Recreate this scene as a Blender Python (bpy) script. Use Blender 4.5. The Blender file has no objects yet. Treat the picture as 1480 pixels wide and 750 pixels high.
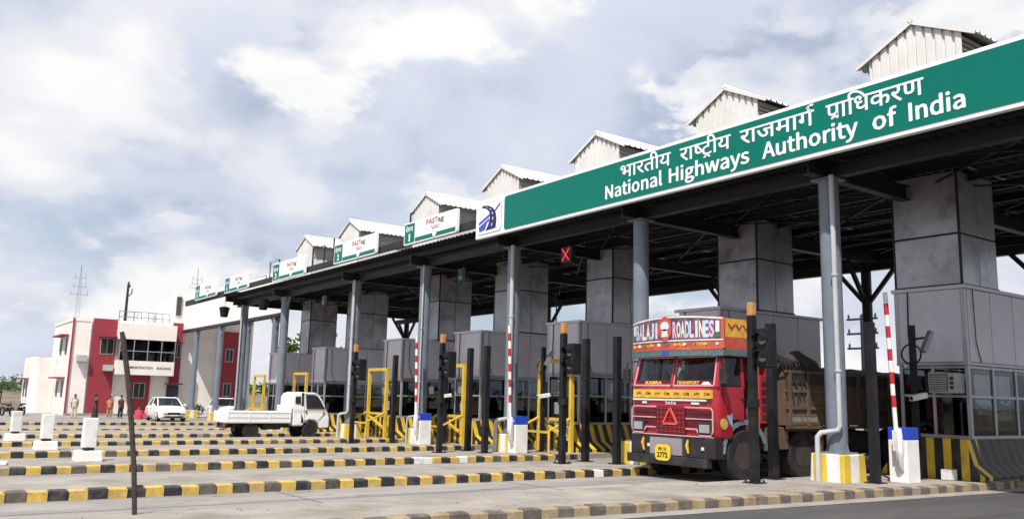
import bpy, bmesh, math, random
from mathutils import Vector, Matrix
S = bpy.context.scene
C = S.collection
rnd = random.Random(7)
R = math.radians

# ------------------------------------------------------------------ camera, sky, sun
cam = bpy.data.cameras.new('camera')
co = bpy.data.objects.new('camera', cam)
C.objects.link(co)
# rows: world axes written in camera axes (x right, y down, z forward)
W = Matrix(((0.81197036, 0.11292921, 0.57267018), (-0.58317303, 0.1153241, 0.80412037), (0.024766, -0.98688771, 0.15949702)))
right = W @ Vector((1, 0, 0)); up = W @ Vector((0, -1, 0)); back = W @ Vector((0, 0, -1))
M = Matrix((right, up, back)).transposed().to_4x4()
M.translation = (0, 0, 1.5)
co.matrix_world = M
cam.sensor_width = 36
cam.lens = 1227.2 / 1480 * 36
cam.clip_start = 0.05
cam.clip_end = 6000
S.camera = co

SUN = Vector((-.45, -.33, .83)).normalized()
elev = math.asin(SUN.z)
azim = math.atan2(SUN.x, SUN.y)
w = bpy.data.worlds.new('World'); S.world = w; w.use_nodes = True
nt = w.node_tree; N = nt.nodes; N.clear()
def wn(t, **k):
    n = N.new(t)
    for a, b in k.items(): setattr(n, a, b)
    return n
def wl(a, b): nt.links.new(a, b)
def wmath(op, a, b=None):
    n = wn('ShaderNodeMath', operation=op)
    for i, q in enumerate((a, b)):
        if q is None: continue
        if isinstance(q, (int, float)): n.inputs[i].default_value = q
        else: wl(q, n.inputs[i])
    return n.outputs[0]
sky = wn('ShaderNodeTexSky', sky_type='NISHITA', sun_disc=False, sun_elevation=elev, sun_rotation=azim, air_density=1.0, dust_density=2.0)
bg1 = wn('ShaderNodeBackground'); bg1.inputs['Strength'].default_value = 0.11
wl(sky.outputs[0], bg1.inputs['Color'])
tc = wn('ShaderNodeTexCoord')
sep = wn('ShaderNodeSeparateXYZ'); wl(tc.outputs['Generated'], sep.inputs[0])
D = tc.outputs['Generated']
def field(scale, sq, detail, rough, off, dist=0.0, shift=(0, 0, 0), flat=False):
    """noise over the sky; flat projects it on a high layer, else it wraps the dome"""
    mp = wn('ShaderNodeMapping')
    mp.inputs['Location'].default_value = tuple(a + b for a, b in zip(off, shift)); mp.inputs['Scale'].default_value = (1, 1, sq)
    wl(cb.outputs[0] if flat else D, mp.inputs[0])
    n = wn('ShaderNodeTexNoise'); n.inputs['Scale'].default_value = scale; n.inputs['Detail'].default_value = detail
    n.inputs['Roughness'].default_value = rough; n.inputs['Distortion'].default_value = dist
    wl(mp.outputs[0], n.inputs['Vector']); return n.outputs[0]
def wramp(src, stops, ease='EASE'):
    r = wn('ShaderNodeValToRGB'); e = r.color_ramp.elements
    r.color_ramp.interpolation = ease
    while len(e) < len(stops): e.new(0.5)
    for i, (p, c) in enumerate(stops):
        e[i].position = p; e[i].color = (*c, 1)
    wl(src, r.inputs[0]); return r.outputs[0]
zc = wmath('ADD', wmath('MAXIMUM', sep.outputs[2], 0.0), 0.30)
cb = wn('ShaderNodeCombineXYZ')
wl(wmath('DIVIDE', sep.outputs[0], zc), cb.inputs[0]); wl(wmath('DIVIDE', sep.outputs[1], zc), cb.inputs[1])
wl(sep.outputs[2], cb.inputs[2])
# high thin veil, nearly everywhere
veil = field(1.1, 1, 6, .5, (3.3, 1.0, .2), .2, flat=True)
cover = wramp(veil, [(.30, (.5,) * 3), (.52, (1,) * 3)])
vcol = wramp(veil, [(.32, (.54, .61, .77)), (.48, (.74, .79, .92)), (.64, (.90, .92, 1.0))])
# heaped cloud: crisp billows, lit towards the sun, grey below
def layer(scale, sq, off, lo, hi, base, gain, sh):
    a = field(scale, sq, 10, .54, off, .12); b = field(scale, sq, 3, .5, off, .12, sh)
    a2 = field(scale, sq, 4, .5, off, .12)
    m = wramp(a, [(lo, (0,) * 3), (hi, (.95,) * 3)])
    t = wmath('ADD', wmath('ADD', wmath('MULTIPLY', wmath('SUBTRACT', a2, b), gain), wmath('MULTIPLY', wmath('SUBTRACT', a, a2), 1.3)), base)
    c = wramp(t, [(.10, (.50, .57, .72)), (.36, (.72, .77, .89)), (.60, (.90, .91, .97)), (.95, (1.08, 1.075, 1.06))])
    return m, c
ccol = vcol
for args in [(3.0, 1.7, (1.0, 6.2, 2.3), .45, .575, .42, 2.9, (.05, .04, -.10)), (5.2, 1.8, (4.3, 9.5, 5.6), .495, .585, .55, 3.0, (.035, .03, -.08))]:
    m, c = layer(*args)
    q = wn('ShaderNodeMix', data_type='RGBA'); wl(m, q.inputs[0]); wl(ccol, q.inputs[6]); wl(c, q.inputs[7]); ccol = q.outputs[2]
    cover = wmath('MAXIMUM', cover, m)
bg2 = wn('ShaderNodeBackground'); bg2.inputs['Strength'].default_value = 0.73
wl(ccol, bg2.inputs['Color'])
mx = wn('ShaderNodeMixShader')
wl(cover, mx.inputs[0]); wl(bg1.outputs[0], mx.inputs[1]); wl(bg2.outputs[0], mx.inputs[2])
wo = wn('ShaderNodeOutputWorld'); wl(mx.outputs[0], wo.inputs[0])

sl = bpy.data.lights.new('sun', 'SUN'); sl.energy = 4.5; sl.angle = R(0.6); sl.color = (1.0, .96, .91)
so = bpy.data.objects.new('sun', sl); C.objects.link(so)
so.rotation_euler = SUN.to_track_quat('Z', 'Y').to_euler()
S.view_settings.view_transform = 'Standard'; S.view_settings.look = 'None'
S.view_settings.exposure = 0.36; S.view_settings.gamma = 1
S.cycles.max_bounces = 6; S.cycles.transparent_max_bounces = 12
S.cycles.use_denoising = True

# ------------------------------------------------------------------ helpers
def zg(y): return -.0140 * (min(max(y, 8.3), 45) - 8.3)   # the plaza falls gently away from the road
IH = .13

def mat(name, col, rough=.6, metal=0.0, var=.12, scale=2.5, dirt=None, dirt_amt=.35, dscale=1.3, bump=0.0, bscale=30, emit=0, stretch=None, spec=.4, coat=0):
    m = bpy.data.materials.new(name); m.use_nodes = True
    t = m.node_tree; n = t.nodes; b = n['Principled BSDF']
    L = t.links.new
    b.inputs['Roughness'].default_value = rough; b.inputs['Metallic'].default_value = metal
    b.inputs['Specular IOR Level'].default_value = spec
    if coat: b.inputs['Coat Weight'].default_value = coat; b.inputs['Coat Roughness'].default_value = .08
    tcn = n.new('ShaderNodeTexCoord'); oi = n.new('ShaderNodeObjectInfo')
    ml = n.new('ShaderNodeMath'); ml.operation = 'MULTIPLY'; ml.inputs[1].default_value = 37
    L(oi.outputs['Random'], ml.inputs[0])
    ad = n.new('ShaderNodeVectorMath'); ad.operation = 'ADD'
    L(tcn.outputs['Object'], ad.inputs[0]); L(ml.outputs[0], ad.inputs[1])
    vec = ad.outputs[0]
    if stretch:
        mp = n.new('ShaderNodeMapping'); mp.inputs['Scale'].default_value = stretch; L(vec, mp.inputs[0]); vec = mp.outputs[0]
    nz = n.new('ShaderNodeTexNoise'); nz.inputs['Scale'].default_value = scale; nz.inputs['Detail'].default_value = 6; nz.inputs['Roughness'].default_value = .62
    L(vec, nz.inputs['Vector'])
    r = n.new('ShaderNodeValToRGB'); e = r.color_ramp.elements
    e[0].position = .28; e[1].position = .72
    e[0].color = (*[max(0, c * (1 - var)) for c in col], 1); e[1].color = (*[min(1, c * (1 + var)) for c in col], 1)
    L(nz.outputs[0], r.inputs[0]); out = r.outputs[0]
    if dirt:
        dz = n.new('ShaderNodeTexNoise'); dz.inputs['Scale'].default_value = dscale; dz.inputs['Detail'].default_value = 8; dz.inputs['Roughness'].default_value = .7
        L(vec, dz.inputs['Vector'])
        dr = n.new('ShaderNodeValToRGB'); dr.color_ramp.elements[0].position = .48; dr.color_ramp.elements[1].position = .70
        dr.color_ramp.elements[1].color = (dirt_amt, dirt_amt, dirt_amt, 1); dr.color_ramp.elements[0].color = (0, 0, 0, 1)
        L(dz.outputs[0], dr.inputs[0])
        mi = n.new('ShaderNodeMix'); mi.data_type = 'RGBA'
        L(dr.outputs[0], mi.inputs[0]); L(out, mi.inputs[6]); mi.inputs[7].default_value = (*dirt, 1)
        out = mi.outputs[2]
    L(out, b.inputs['Base Color'])
    if emit:
        L(out, b.inputs['Emission Color']); b.inputs['Emission Strength'].default_value = emit
    if bump:
        bz = n.new('ShaderNodeTexNoise'); bz.inputs['Scale'].default_value = bscale; bz.inputs['Detail'].default_value = 5
        L(vec, bz.inputs['Vector'])
        bp = n.new('ShaderNodeBump'); bp.inputs['Strength'].default_value = bump; bp.inputs['Distance'].default_value = .02
        L(bz.outputs[0], bp.inputs['Height']); L(bp.outputs[0], b.inputs['Normal'])
    return m

def striped(name, ca, cb_, period, duty=.5, kx=1.0, ky=1.0, kz=0.0, off=0.0, rough=.55, dirt=(.09, .075, .06), amt=.5):
    """paint stripes over a solid, in object coordinates"""
    m = mat(name, ca, rough, dirt=dirt, dirt_amt=amt, dscale=2.2)
    t = m.node_tree; n = t.nodes; L = t.links.new
    m2 = [x for x in n if x.type == 'VALTORGB'][0]
    tcn = [x for x in n if x.type == 'TEX_COORD'][0]
    dp = n.new('ShaderNodeVectorMath'); dp.operation = 'DOT_PRODUCT'; dp.inputs[1].default_value = (kx / period, ky / period, kz / period)
    L(tcn.outputs['Object'], dp.inputs[0])
    a = n.new('ShaderNodeMath'); a.operation = 'ADD'; a.inputs[1].default_value = off + 50; L(dp.outputs['Value'], a.inputs[0])
    fr = n.new('ShaderNodeMath'); fr.operation = 'FRACT'; L(a.outputs[0], fr.inputs[0])
    gt = n.new('ShaderNodeMath'); gt.operation = 'GREATER_THAN'; gt.inputs[1].default_value = duty; L(fr.outputs[0], gt.inputs[0])
    mi = n.new('ShaderNodeMix'); mi.data_type = 'RGBA'
    L(gt.outputs[0], mi.inputs[0]); mi.inputs[7].default_value = (*cb_, 1)
    tgt = m2.outputs[0].links[0].to_socket
    L(m2.outputs[0], mi.inputs[6]); L(mi.outputs[2], tgt)
    return m

def glass(name, tint=(.25, .3, .33), refl=.10, rough=.03):
    m = bpy.data.materials.new(name); m.use_nodes = True
    t = m.node_tree; n = t.nodes; n.clear(); L = t.links.new
    o = n.new('ShaderNodeOutputMaterial'); mix = n.new('ShaderNodeMixShader')
    tr = n.new('ShaderNodeBsdfTransparent'); tr.inputs[0].default_value = (*tint, 1)
    g = n.new('ShaderNodeBsdfGlossy'); g.inputs['Roughness'].default_value = rough; g.inputs[0].default_value = (.9, .93, .95, 1)
    ge = n.new('ShaderNodeNewGeometry')
    dt = n.new('ShaderNodeVectorMath'); dt.operation = 'DOT_PRODUCT'; L(ge.outputs['Normal'], dt.inputs[0]); L(ge.outputs['Incoming'], dt.inputs[1])
    def mt(op, x, y, clamp=False):
        q = n.new('ShaderNodeMath'); q.operation = op; q.use_clamp = clamp
        for k, v in enumerate((x, y)):
            if v is None: continue
            if isinstance(v, (int, float)): q.inputs[k].default_value = v
            else: L(v, q.inputs[k])
        return q.outputs[0]
    sch = mt('POWER', mt('SUBTRACT', 1.0, mt('ABSOLUTE', dt.outputs['Value'], None)), 5.0)
    nz = n.new('ShaderNodeTexNoise'); nz.inputs['Scale'].default_value = 3; nz.inputs['Detail'].default_value = 4
    tcn = n.new('ShaderNodeTexCoord'); L(tcn.outputs['Object'], nz.inputs['Vector'])
    fac_ = mt('ADD', mt('MULTIPLY', sch, .9), mt('MULTIPLY', nz.outputs[0], refl), True)
    L(fac_, mix.inputs[0]); L(tr.outputs[0], mix.inputs[1]); L(g.outputs[0], mix.inputs[2])
    L(mix.outputs[0], o.inputs[0]); return m

class MB:
    def __init__(s): s.v = []; s.f = []; s.m = []
    def add(s, vs, fs, mi=0):
        b = len(s.v); s.v += [tuple(p) for p in vs]
        for f in fs: s.f.append([b + i for i in f]); s.m.append(mi)
        return s
    def hexa(s, p, mi=0):
        return s.add(p, [(0, 3, 2, 1), (4, 5, 6, 7), (0, 1, 5, 4), (1, 2, 6, 5), (2, 3, 7, 6), (3, 0, 4, 7)], mi)
    def box(s, x0, x1, y0, y1, z0, z1, mi=0):
        return s.hexa([(x0, y0, z0), (x1, y0, z0), (x1, y1, z0), (x0, y1, z0), (x0, y0, z1), (x1, y0, z1), (x1, y1, z1), (x0, y1, z1)], mi)
    def tube(s, pts, r, n=8, mi=0, caps=True):
        pts = [Vector(p) for p in pts]; k = len(pts)
        rs = r if isinstance(r, (list, tuple)) else [r] * k
        rings = []; prev = None
        for i, p in enumerate(pts):
            a = (pts[i] - pts[i - 1]).normalized() if i else None
            b = (pts[i + 1] - pts[i]).normalized() if i < k - 1 else None
            d = ((a or b) + (b or a)); d = d.normalized() if d.length > 1e-6 else (a or b)
            if prev is None:
                ref = Vector((0, 0, 1)) if abs(d.z) < .9 else Vector((1, 0, 0))
                u = d.cross(ref).normalized()
            else:
                u = (prev - d * prev.dot(d)).normalized()
            prev = u; vv = d.cross(u)
            rings.append([p + (u * math.cos(2 * math.pi * j / n + math.pi / n) + vv * math.sin(2 * math.pi * j / n + math.pi / n)) * rs[i] for j in range(n)])
        return s.loft(rings, mi, caps)
    def loft(s, rings, mi=0, caps=True, closed=True):
        n = len(rings[0]); vs = [p for r in rings for p in r]; fs = []
        for i in range(len(rings) - 1):
            for j in range(n if closed else n - 1):
                a = i * n + j; b = i * n + (j + 1) % n
                fs.append((a, b, b + n, a + n))
        if caps: fs += [tuple(range(n))[::-1], tuple((len(rings) - 1) * n + j for j in range(n))]
        return s.add(vs, fs, mi)
    def bar(s, p, q, wd, ht=None, mi=0):
        p = Vector(p); q = Vector(q); d = (q - p).normalized(); ht = ht or wd
        ref = Vector((0, 0, 1)) if abs(d.z) < .95 else Vector((0, 1, 0))
        u = d.cross(ref).normalized() * wd / 2; v = u.normalized().cross(d).normalized() * ht / 2
        return s.loft([[c - u - v, c + u - v, c + u + v, c - u + v] for c in (p, q)], mi)
    def prism(s, poly, axis, a0, a1, mi=0):
        def P(u, v, a): return (a, u, v) if axis == 'x' else (u, a, v) if axis == 'y' else (u, v, a)
        return s.loft([[P(u, v, a) for u, v in poly] for a in (a0, a1)], mi)
    def build(s, name, mats, parent=None, smooth=False, bevel=0, loc=(0, 0, 0), fix=True):
        me = bpy.data.meshes.new(name); me.from_pydata(s.v, [], s.f)
        mats = mats if isinstance(mats, (list, tuple)) else [mats]
        for m in mats: me.materials.append(m)
        me.polygons.foreach_set('material_index', s.m)
        if fix:
            bm = bmesh.new(); bm.from_mesh(me); bmesh.ops.recalc_face_normals(bm, faces=bm.faces); bm.to_mesh(me); bm.free()
        if smooth:
            me.polygons.foreach_set('use_smooth', [True] * len(me.polygons))
            try: me.set_sharp_from_angle(angle=R(40))
            except Exception: pass
        o = bpy.data.objects.new(name, me); C.objects.link(o)
        o.location = loc
        if parent: o.parent = parent
        if bevel:
            b = o.modifiers.new('edge', 'BEVEL'); b.width = bevel; b.segments = 2; b.limit_method = 'ANGLE'; b.angle_limit = R(35)
        return o

def tag(o, label=None, cat=None, group=None, kind=None):
    if label: o['label'] = label
    if cat: o['category'] = cat
    if group: o['group'] = group
    if kind: o['kind'] = kind
    return o
def thing(name, label, cat, loc=(0, 0, 0), rz=0, group=None):
    o = bpy.data.objects.new(name, None); C.objects.link(o); o.empty_display_size = .2
    o.location = loc; o.rotation_euler = (0, 0, rz)
    return tag(o, label, cat, group)
def dup(o, parent=None):
    c = o.copy(); C.objects.link(c)
    if parent: c.parent = parent
    for ch in list(o.children): dup(ch, c)
    return c
def child(o, mesh_src_name, data, loc, parent, rot=(0, 0, 0)):
    c = bpy.data.objects.new(mesh_src_name, data); C.objects.link(c); c.location = loc; c.rotation_euler = rot; c.parent = parent
    return c

_tm = {}
def text_mb(s, bold=0.0, res=3):
    """flat outline of a run of text as (verts, faces) in the xy plane"""
    k = (s, bold)
    if k not in _tm:
        cu = bpy.data.curves.new('txt', 'FONT'); cu.body = s; cu.offset = bold; cu.resolution_u = res
        o = bpy.data.objects.new('txt', cu); C.objects.link(o)
        dg = bpy.context.evaluated_depsgraph_get(); dg.update()
        me = bpy.data.meshes.new_from_object(o.evaluated_get(dg))
        _tm[k] = ([v.co.copy() for v in me.vertices], [tuple(p.vertices) for p in me.polygons])
        bpy.data.objects.remove(o); bpy.data.curves.remove(cu); bpy.data.meshes.remove(me)
    return _tm[k]
def bounds(vs): return min(v.x for v in vs), max(v.x for v in vs), min(v.y for v in vs), max(v.y for v in vs)
def put_text(mb, vs, fs, u0, u1, v0, v1, fn, mi=0, box=None):
    """fit the outline into the rectangle u0..u1, v0..v1 and map it with fn(u, v)"""
    x0, x1, y0, y1 = box or bounds(vs)
    mb.add([fn(u0 + (v.x - x0) / (x1 - x0) * (u1 - u0), v0 + (v.y - y0) / (y1 - y0) * (v1 - v0)) for v in vs], fs, mi)

# ------------------------------------------------------------------ materials
m_earth = mat('dry earth', (.16, .13, .09), .95, scale=.05, var=.3, dirt=(.07, .085, .035), dirt_amt=.7, dscale=.03)
m_conc = mat('pavement concrete', (.275, .256, .235), .85, scale=.55, var=.2, dirt=(.15, .14, .13), dirt_amt=.75, dscale=.4, bump=.25, bscale=14, stretch=(.35, 1.4, 1))
m_island = mat('island concrete', (.285, .258, .225), .88, scale=1.1, var=.25, dirt=(.15, .128, .105), dirt_amt=.75, dscale=.9, bump=.35, bscale=18)
m_asph = mat('asphalt', (.060, .058, .058), .85, scale=.6, var=.3, dirt=(.12, .11, .10), dirt_amt=.5, dscale=.5, bump=.4, bscale=60, stretch=(.4, 1.5, 1))
m_gut = mat('gutter concrete', (.27, .25, .225), .9, scale=1.5, var=.2, dirt=(.25, .22, .18), dirt_amt=.6, dscale=1.2)
m_yel = mat('kerb yellow', (.54, .365, .085), .65, scale=6, var=.25, dirt=(.25, .21, .15), dirt_amt=.8, dscale=3.5, bump=.2)
m_blk = mat('kerb black', (.022, .022, .026), .6, scale=6, var=.4, dirt=(.14, .12, .10), dirt_amt=.75, dscale=3.0, bump=.2)
m_yel0 = mat('kerb worn yellow', (.29, .225, .135), .85, scale=5, var=.3, dirt=(.26, .22, .17), dirt_amt=.9, dscale=3.0, bump=.4)
m_blk0 = mat('kerb worn black', (.10, .085, .075), .85, scale=5, var=.3, dirt=(.22, .185, .15), dirt_amt=.8, dscale=3.0, bump=.4)
m_wht = mat('white paint', (.78, .77, .75), .5, scale=3, var=.06, dirt=(.42, .38, .32), dirt_amt=.35, dscale=2.0)
m_whtd = mat('weathered white paint', (.70, .70, .69), .6, scale=4, var=.1, dirt=(.33, .30, .26), dirt_amt=.55, dscale=2.5)
m_blue = mat('blue paint', (.016, .055, .42), .5, scale=4, var=.12)
m_red = mat('red paint', (.45, .02, .03), .5, scale=5, var=.15, dirt=(.2, .08, .06), dirt_amt=.3)
m_yelp = mat('yellow steel paint', (.66, .43, .04), .45, scale=4, var=.15, dirt=(.22, .12, .05), dirt_amt=.45, dscale=3)
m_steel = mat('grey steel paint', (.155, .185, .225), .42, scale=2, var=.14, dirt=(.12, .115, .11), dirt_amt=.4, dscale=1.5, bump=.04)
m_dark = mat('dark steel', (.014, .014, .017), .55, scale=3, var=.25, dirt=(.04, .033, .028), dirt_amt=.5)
m_post = mat('black post paint', (.010, .010, .013), .5, scale=4, var=.3, dirt=(.05, .042, .035), dirt_amt=.4, dscale=3, spec=.25)
m_deck = mat('roof deck sheet', (.014, .014, .017), .6, scale=1.5, var=.3, dirt=(.015, .015, .016), dirt_amt=.6, dscale=.6)
m_acp = mat('grey cladding panel', (.60, .585, .65), .42, scale=.9, var=.06, dirt=(.38, .365, .38), dirt_amt=.35, dscale=.7, spec=.5)
m_shaft = mat('stained metal panel', (.40, .40, .435), .28, metal=.25, scale=.9, var=.25, dirt=(.09, .085, .09), dirt_amt=.8, dscale=1.1, spec=.6)
m_joint = mat('dark joint', (.03, .03, .033), .8)
m_alu = mat('aluminium frame', (.38, .39, .41), .38, metal=.4, scale=4, var=.1)
m_pvc = mat('pvc pipe', (.44, .45, .47), .35, scale=3, var=.08, dirt=(.3, .28, .25), dirt_amt=.35)
m_sheet = mat('white roof sheet', (.70, .69, .655), .45, scale=1.2, var=.07, dirt=(.40, .37, .32), dirt_amt=.35, dscale=.9)
m_louv = mat('grey louvre', (.50, .485, .46), .7, scale=3, var=.2)
m_green = mat('sign green', (.0008, .150, .112), .40, scale=.8, var=.05, spec=.18)
m_signw = mat('sign white', (.82, .83, .84), .35, scale=1.2, var=.03)
m_logob = mat('logo blue', (.05, .075, .42), .4, var=.2)
m_logod = mat('logo dark blue', (.012, .014, .10), .4, var=.2)
m_txtr = mat('sign red lettering', (.55, .10, .09), .5, var=.1)
m_txtg = mat('sign grey lettering', (.16, .20, .19), .5, var=.1)
m_acs = mat('aged air conditioner casing', (.40, .395, .38), .55, scale=4, var=.12, dirt=(.2, .18, .15), dirt_amt=.6)
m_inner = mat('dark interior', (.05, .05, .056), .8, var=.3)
m_glass = glass('booth glass', (.28, .31, .34), .07)
m_vglass = glass('vehicle glass', (.30, .34, .36))
m_dglass = glass('dark window glass', (.20, .23, .26))
m_amber = mat('amber lens', (.46, .22, .06), .25, var=.1, spec=.6)
m_lensd = mat('signal lens', (.16, .16, .17), .12, var=.1, spec=.8)
m_redx = mat('lit red signal', (.9, .03, .08), .4, emit=.45, var=.02)
m_grnx = mat('dim green signal', (.012, .10, .07), .4, emit=.03, var=.02)
m_rubber = mat('tyre rubber', (.018, .017, .018), .8, scale=6, var=.3, dirt=(.06, .05, .043), dirt_amt=.5, dscale=4, bump=.2)
m_cream = mat('cream plaster', (.76, .71, .665), .8, scale=.8, var=.06, dirt=(.56, .50, .45), dirt_amt=.55, dscale=.5, bump=.1)
m_maroon = mat('maroon plaster', (.27, .030, .045), .75, scale=.8, var=.1, dirt=(.2, .04, .05), dirt_amt=.4, bump=.1)
m_chrome = mat('headlamp lens', (.50, .51, .52), .12, metal=.6, var=.15)
m_jersey = striped('barrier yellow and black', (.66, .43, .03), (.016, .016, .018), .34, .47, 1, 1, dirt=(.10, .085, .07), amt=.45)
m_jersey_shade = striped('shade-darkened barrier stripes', (.055, .042, .022), (.014, .014, .016), .34, .47, 1, 1, dirt=(.05, .042, .036), amt=.8)  # barrier stripes with side shade painted into the colours, over some dirt
m_plinth = striped('plinth yellow and white', (.62, .44, .05), (.72, .70, .66), .56, .52, 1, -1, off=.15, amt=.3)

# ------------------------------------------------------------------ setting: ground, pavement, road
def sheet(name, xs, ys, z, m, kind='structure', yfun=None):
    mb = MB(); nx = len(xs)
    vs = [(x, yfun(x, y) if yfun else y, zg(y) + z) for y in ys for x in xs]
    fs = [(j * nx + i, j * nx + i + 1, (j + 1) * nx + i + 1, (j + 1) * nx + i) for j in range(len(ys) - 1) for i in range(nx - 1)]
    mb.add(vs, fs)
    return tag(mb.build(name, m, fix=False), kind=kind)
sheet('ground', [-3000, -100, 0, 100, 3000], [-3000, -50, 8.3, 45, 120, 3000], -.02, m_earth)
sheet('plaza_pavement', [-70, 0, 70], [7.0, 8.3, 45, 62, 78], -.008, m_conc)
def add_tracks(m):
    t = m.node_tree; n = t.nodes; L = t.links.new; b = n['Principled BSDF']
    src = b.inputs['Base Color'].links[0].from_socket
    tcn = n.new('ShaderNodeTexCoord')
    def nz(scale, sc, det):
        mp = n.new('ShaderNodeMapping'); mp.inputs['Scale'].default_value = sc; L(tcn.outputs['Object'], mp.inputs[0])
        q = n.new('ShaderNodeTexNoise'); q.inputs['Scale'].default_value = scale; q.inputs['Detail'].default_value = det; L(mp.outputs[0], q.inputs['Vector']); return q.outputs[0]
    def ramp(s_, a, c, v):
        r = n.new('ShaderNodeValToRGB'); r.color_ramp.elements[0].position = a; r.color_ramp.elements[1].position = c
        r.color_ramp.elements[0].color = (0, 0, 0, 1); r.color_ramp.elements[1].color = (v, v, v, 1); L(s_, r.inputs[0]); return r.outputs[0]
    for s_, col in ((ramp(nz(1, (.05, 2.3, 1), 4), .47, .62, .7), (.115, .108, .102)), (ramp(nz(1, (1.6, 3.5, 1), 6), .60, .68, .75), (.11, .10, .09)), (ramp(nz(1, (.6, .9, 1), 3), .56, .70, .5), (.40, .37, .33))):
        mi = n.new('ShaderNodeMix'); mi.data_type = 'RGBA'; L(s_, mi.inputs[0]); L(src, mi.inputs[6]); mi.inputs[7].default_value = (*col, 1); src = mi.outputs[2]
    L(src, b.inputs['Base Color'])
add_tracks(m_conc)
def k0y(x): return 8.65 - (x - 7.36) * .064
sheet('road', [-70, -10, 7, 17, 70], [-12, 7.0], 0.0, m_asph, yfun=lambda x, y: y if y < 0 else k0y(min(x, 17.5)) - .36)
mb = MB()
for a, b in ((-30, 7), (7, 17.5), (17.5, 40)):
    ya, yb = k0y(min(a, 17.5)), k0y(min(b, 17.5))
    mb.add([(a, ya - .35, .004), (b, yb - .35, .004), (b, yb + .05, .004), (a, ya + .05, .004)], [(0, 1, 2, 3)])
tag(mb.build('gutter_strip', m_gut, fix=False), kind='structure')

# ------------------------------------------------------------------ islands with painted kerb stones
def stone_mesh(m):
    mb = MB(); l, wd, h, c = .248, .17, .142, .018
    mb.loft([[(-l / 2 + e, -wd / 2 + e, z), (l / 2 - e, -wd / 2 + e, z), (l / 2 - e, wd / 2, z), (-l / 2 + e, wd / 2, z)] for z, e in ((-.03, 0), (h - c, 0), (h, c))])
    o = mb.build('kerb_stone', m); me = o.data; bpy.data.objects.remove(o); return me
st_y, st_b, st_y0, st_b0, st_w = [stone_mesh(m) for m in (m_yel, m_blk, m_yel0, m_blk0, m_whtd)]
ISL = [  # near edge, far edge, centre line of its furniture, x of the left end, x where stones stop
    (8.3, 10.55, 9.6, -4, 17.1), (13.55, 15.95, 14.8, -4, 15.5), (18.35, 21.0, 20.1, -4, 15.5), (23.5, 26.2, 25.3, -4, 15.5),
    (28.8, 31.5, 30.75, -5, 16), (34.95, 39.7, 38.4, -6, 16), (41.3, 45.3, 44.2, -6, 16), (50.0, 51.6, 50.8, -4, 16)]
islands = []
for i, (yn, yf, yc, xl, xs) in enumerate(ISL):
    mb = MB()
    if i == 0:
        pts = [(xl, k0y(xl) + .16), (7, k0y(7) + .16), (17.0, k0y(17.0) + .16), (17.6, k0y(17.6) + .3), (26, 8.5), (26, yf), (xl, yf)]
    else:
        pts = [(xl, yn + .16), (26, yn + .16), (26, yf), (xl, yf)]
    n = len(pts)
    mb.add([(x, y, zg(y) - .05) for x, y in pts] + [(x, y, zg(y) + IH) for x, y in pts],
           [tuple(n + k for k in range(n))] + [(k, (k + 1) % n, n + (k + 1) % n, n + k) for k in range(n)])
    o = mb.build('traffic_island', m_island); tag(o, kind='structure'); islands.append(o)
    x = xl + .12; k = 0; r2 = random.Random(i)
    while x < xs:
        dark = k % 2
        if i == 0:
            y = k0y(x) + .085; rz = math.atan(-.064); me = st_b0 if dark else st_y0
        else:
            y = yn + .085; rz = 0; me = st_b if dark else st_y
            if r2.random() < .10: me = st_b0 if dark else st_y0
            if i == 1 and 11.75 < x < 12.0: me = st_w
            if i == 2 and (10.4 < x < 10.75 or 11.55 < x < 11.8): me = st_w
        c = child(o, 'kerb_stone', me, (x, y + r2.uniform(-.008, .008), zg(y) + r2.uniform(-.012, .004)), o, (r2.uniform(-.03, .03), r2.uniform(-.018, .018), rz + r2.uniform(-.02, .02)))
        c.scale = (r2.uniform(.96, 1.025), 1, r2.uniform(.94, 1.03))
        x += .256; k += 1
    if i == 0:   # the kerb turns in behind the booth
        for q in range(5):
            a = q / 4
            child(o, 'kerb_stone', st_b0 if q % 2 else st_y0, (17.2 + .24 * q, k0y(17.2 + .24 * q) + .09 + .16 * a * a, 0), o, (0, 0, -.06 + .45 * a))
lanes = [(10.56, 13.55), (15.96, 18.35), (21.01, 23.5), (26.21, 28.8), (31.51, 34.95), (39.71, 41.3)]
mb = MB(); rj = random.Random(9)
for a, b in lanes:
    x = -9 + rj.uniform(0, 2)
    while x < 22:
        e = rj.uniform(-.02, .02)
        mb.add([(x, a, zg(a) - .004), (x + .025, a, zg(a) - .004), (x + .025 + e, b, zg(b) - .004), (x + e, b, zg(b) - .004)], [(0, 1, 2, 3)]); x += 4.4
    y = (a + b) / 2 + .1; mb.add([(-9, y, zg(y) - .004), (22, y, zg(y) - .004), (22, y + .02, zg(y + .02) - .004), (-9, y + .02, zg(y + .02) - .004)], [(0, 1, 2, 3)])
tag(mb.build('slab_joint', mat('joint filler', (.14, .13, .12), .9), fix=False), kind='stuff')
mb = MB()
for q in range(420):
    a, b = lanes[q % 5] if q % 3 else (8.6 + .02 * (q % 9), 10.4)
    x, y, r_ = rj.uniform(-3, 16), rj.choice((rj.uniform(a, b), b - abs(rj.gauss(0, .18)), a + abs(rj.gauss(0, .18)))), rj.uniform(.008, .028)
    z = zg(y) - .008 + (IH + .008 if q % 3 == 0 else 0)
    p = [(x + r_ * rj.uniform(.6, 1.3) * math.cos(j * 1.57), y + r_ * rj.uniform(.6, 1.3) * math.sin(j * 1.57), z) for j in range(4)]
    mb.add(p + [(x, y, z + r_ * rj.uniform(.5, 1.1))], [(0, 1, 4), (1, 2, 4), (2, 3, 4), (3, 0, 4)])
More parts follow.
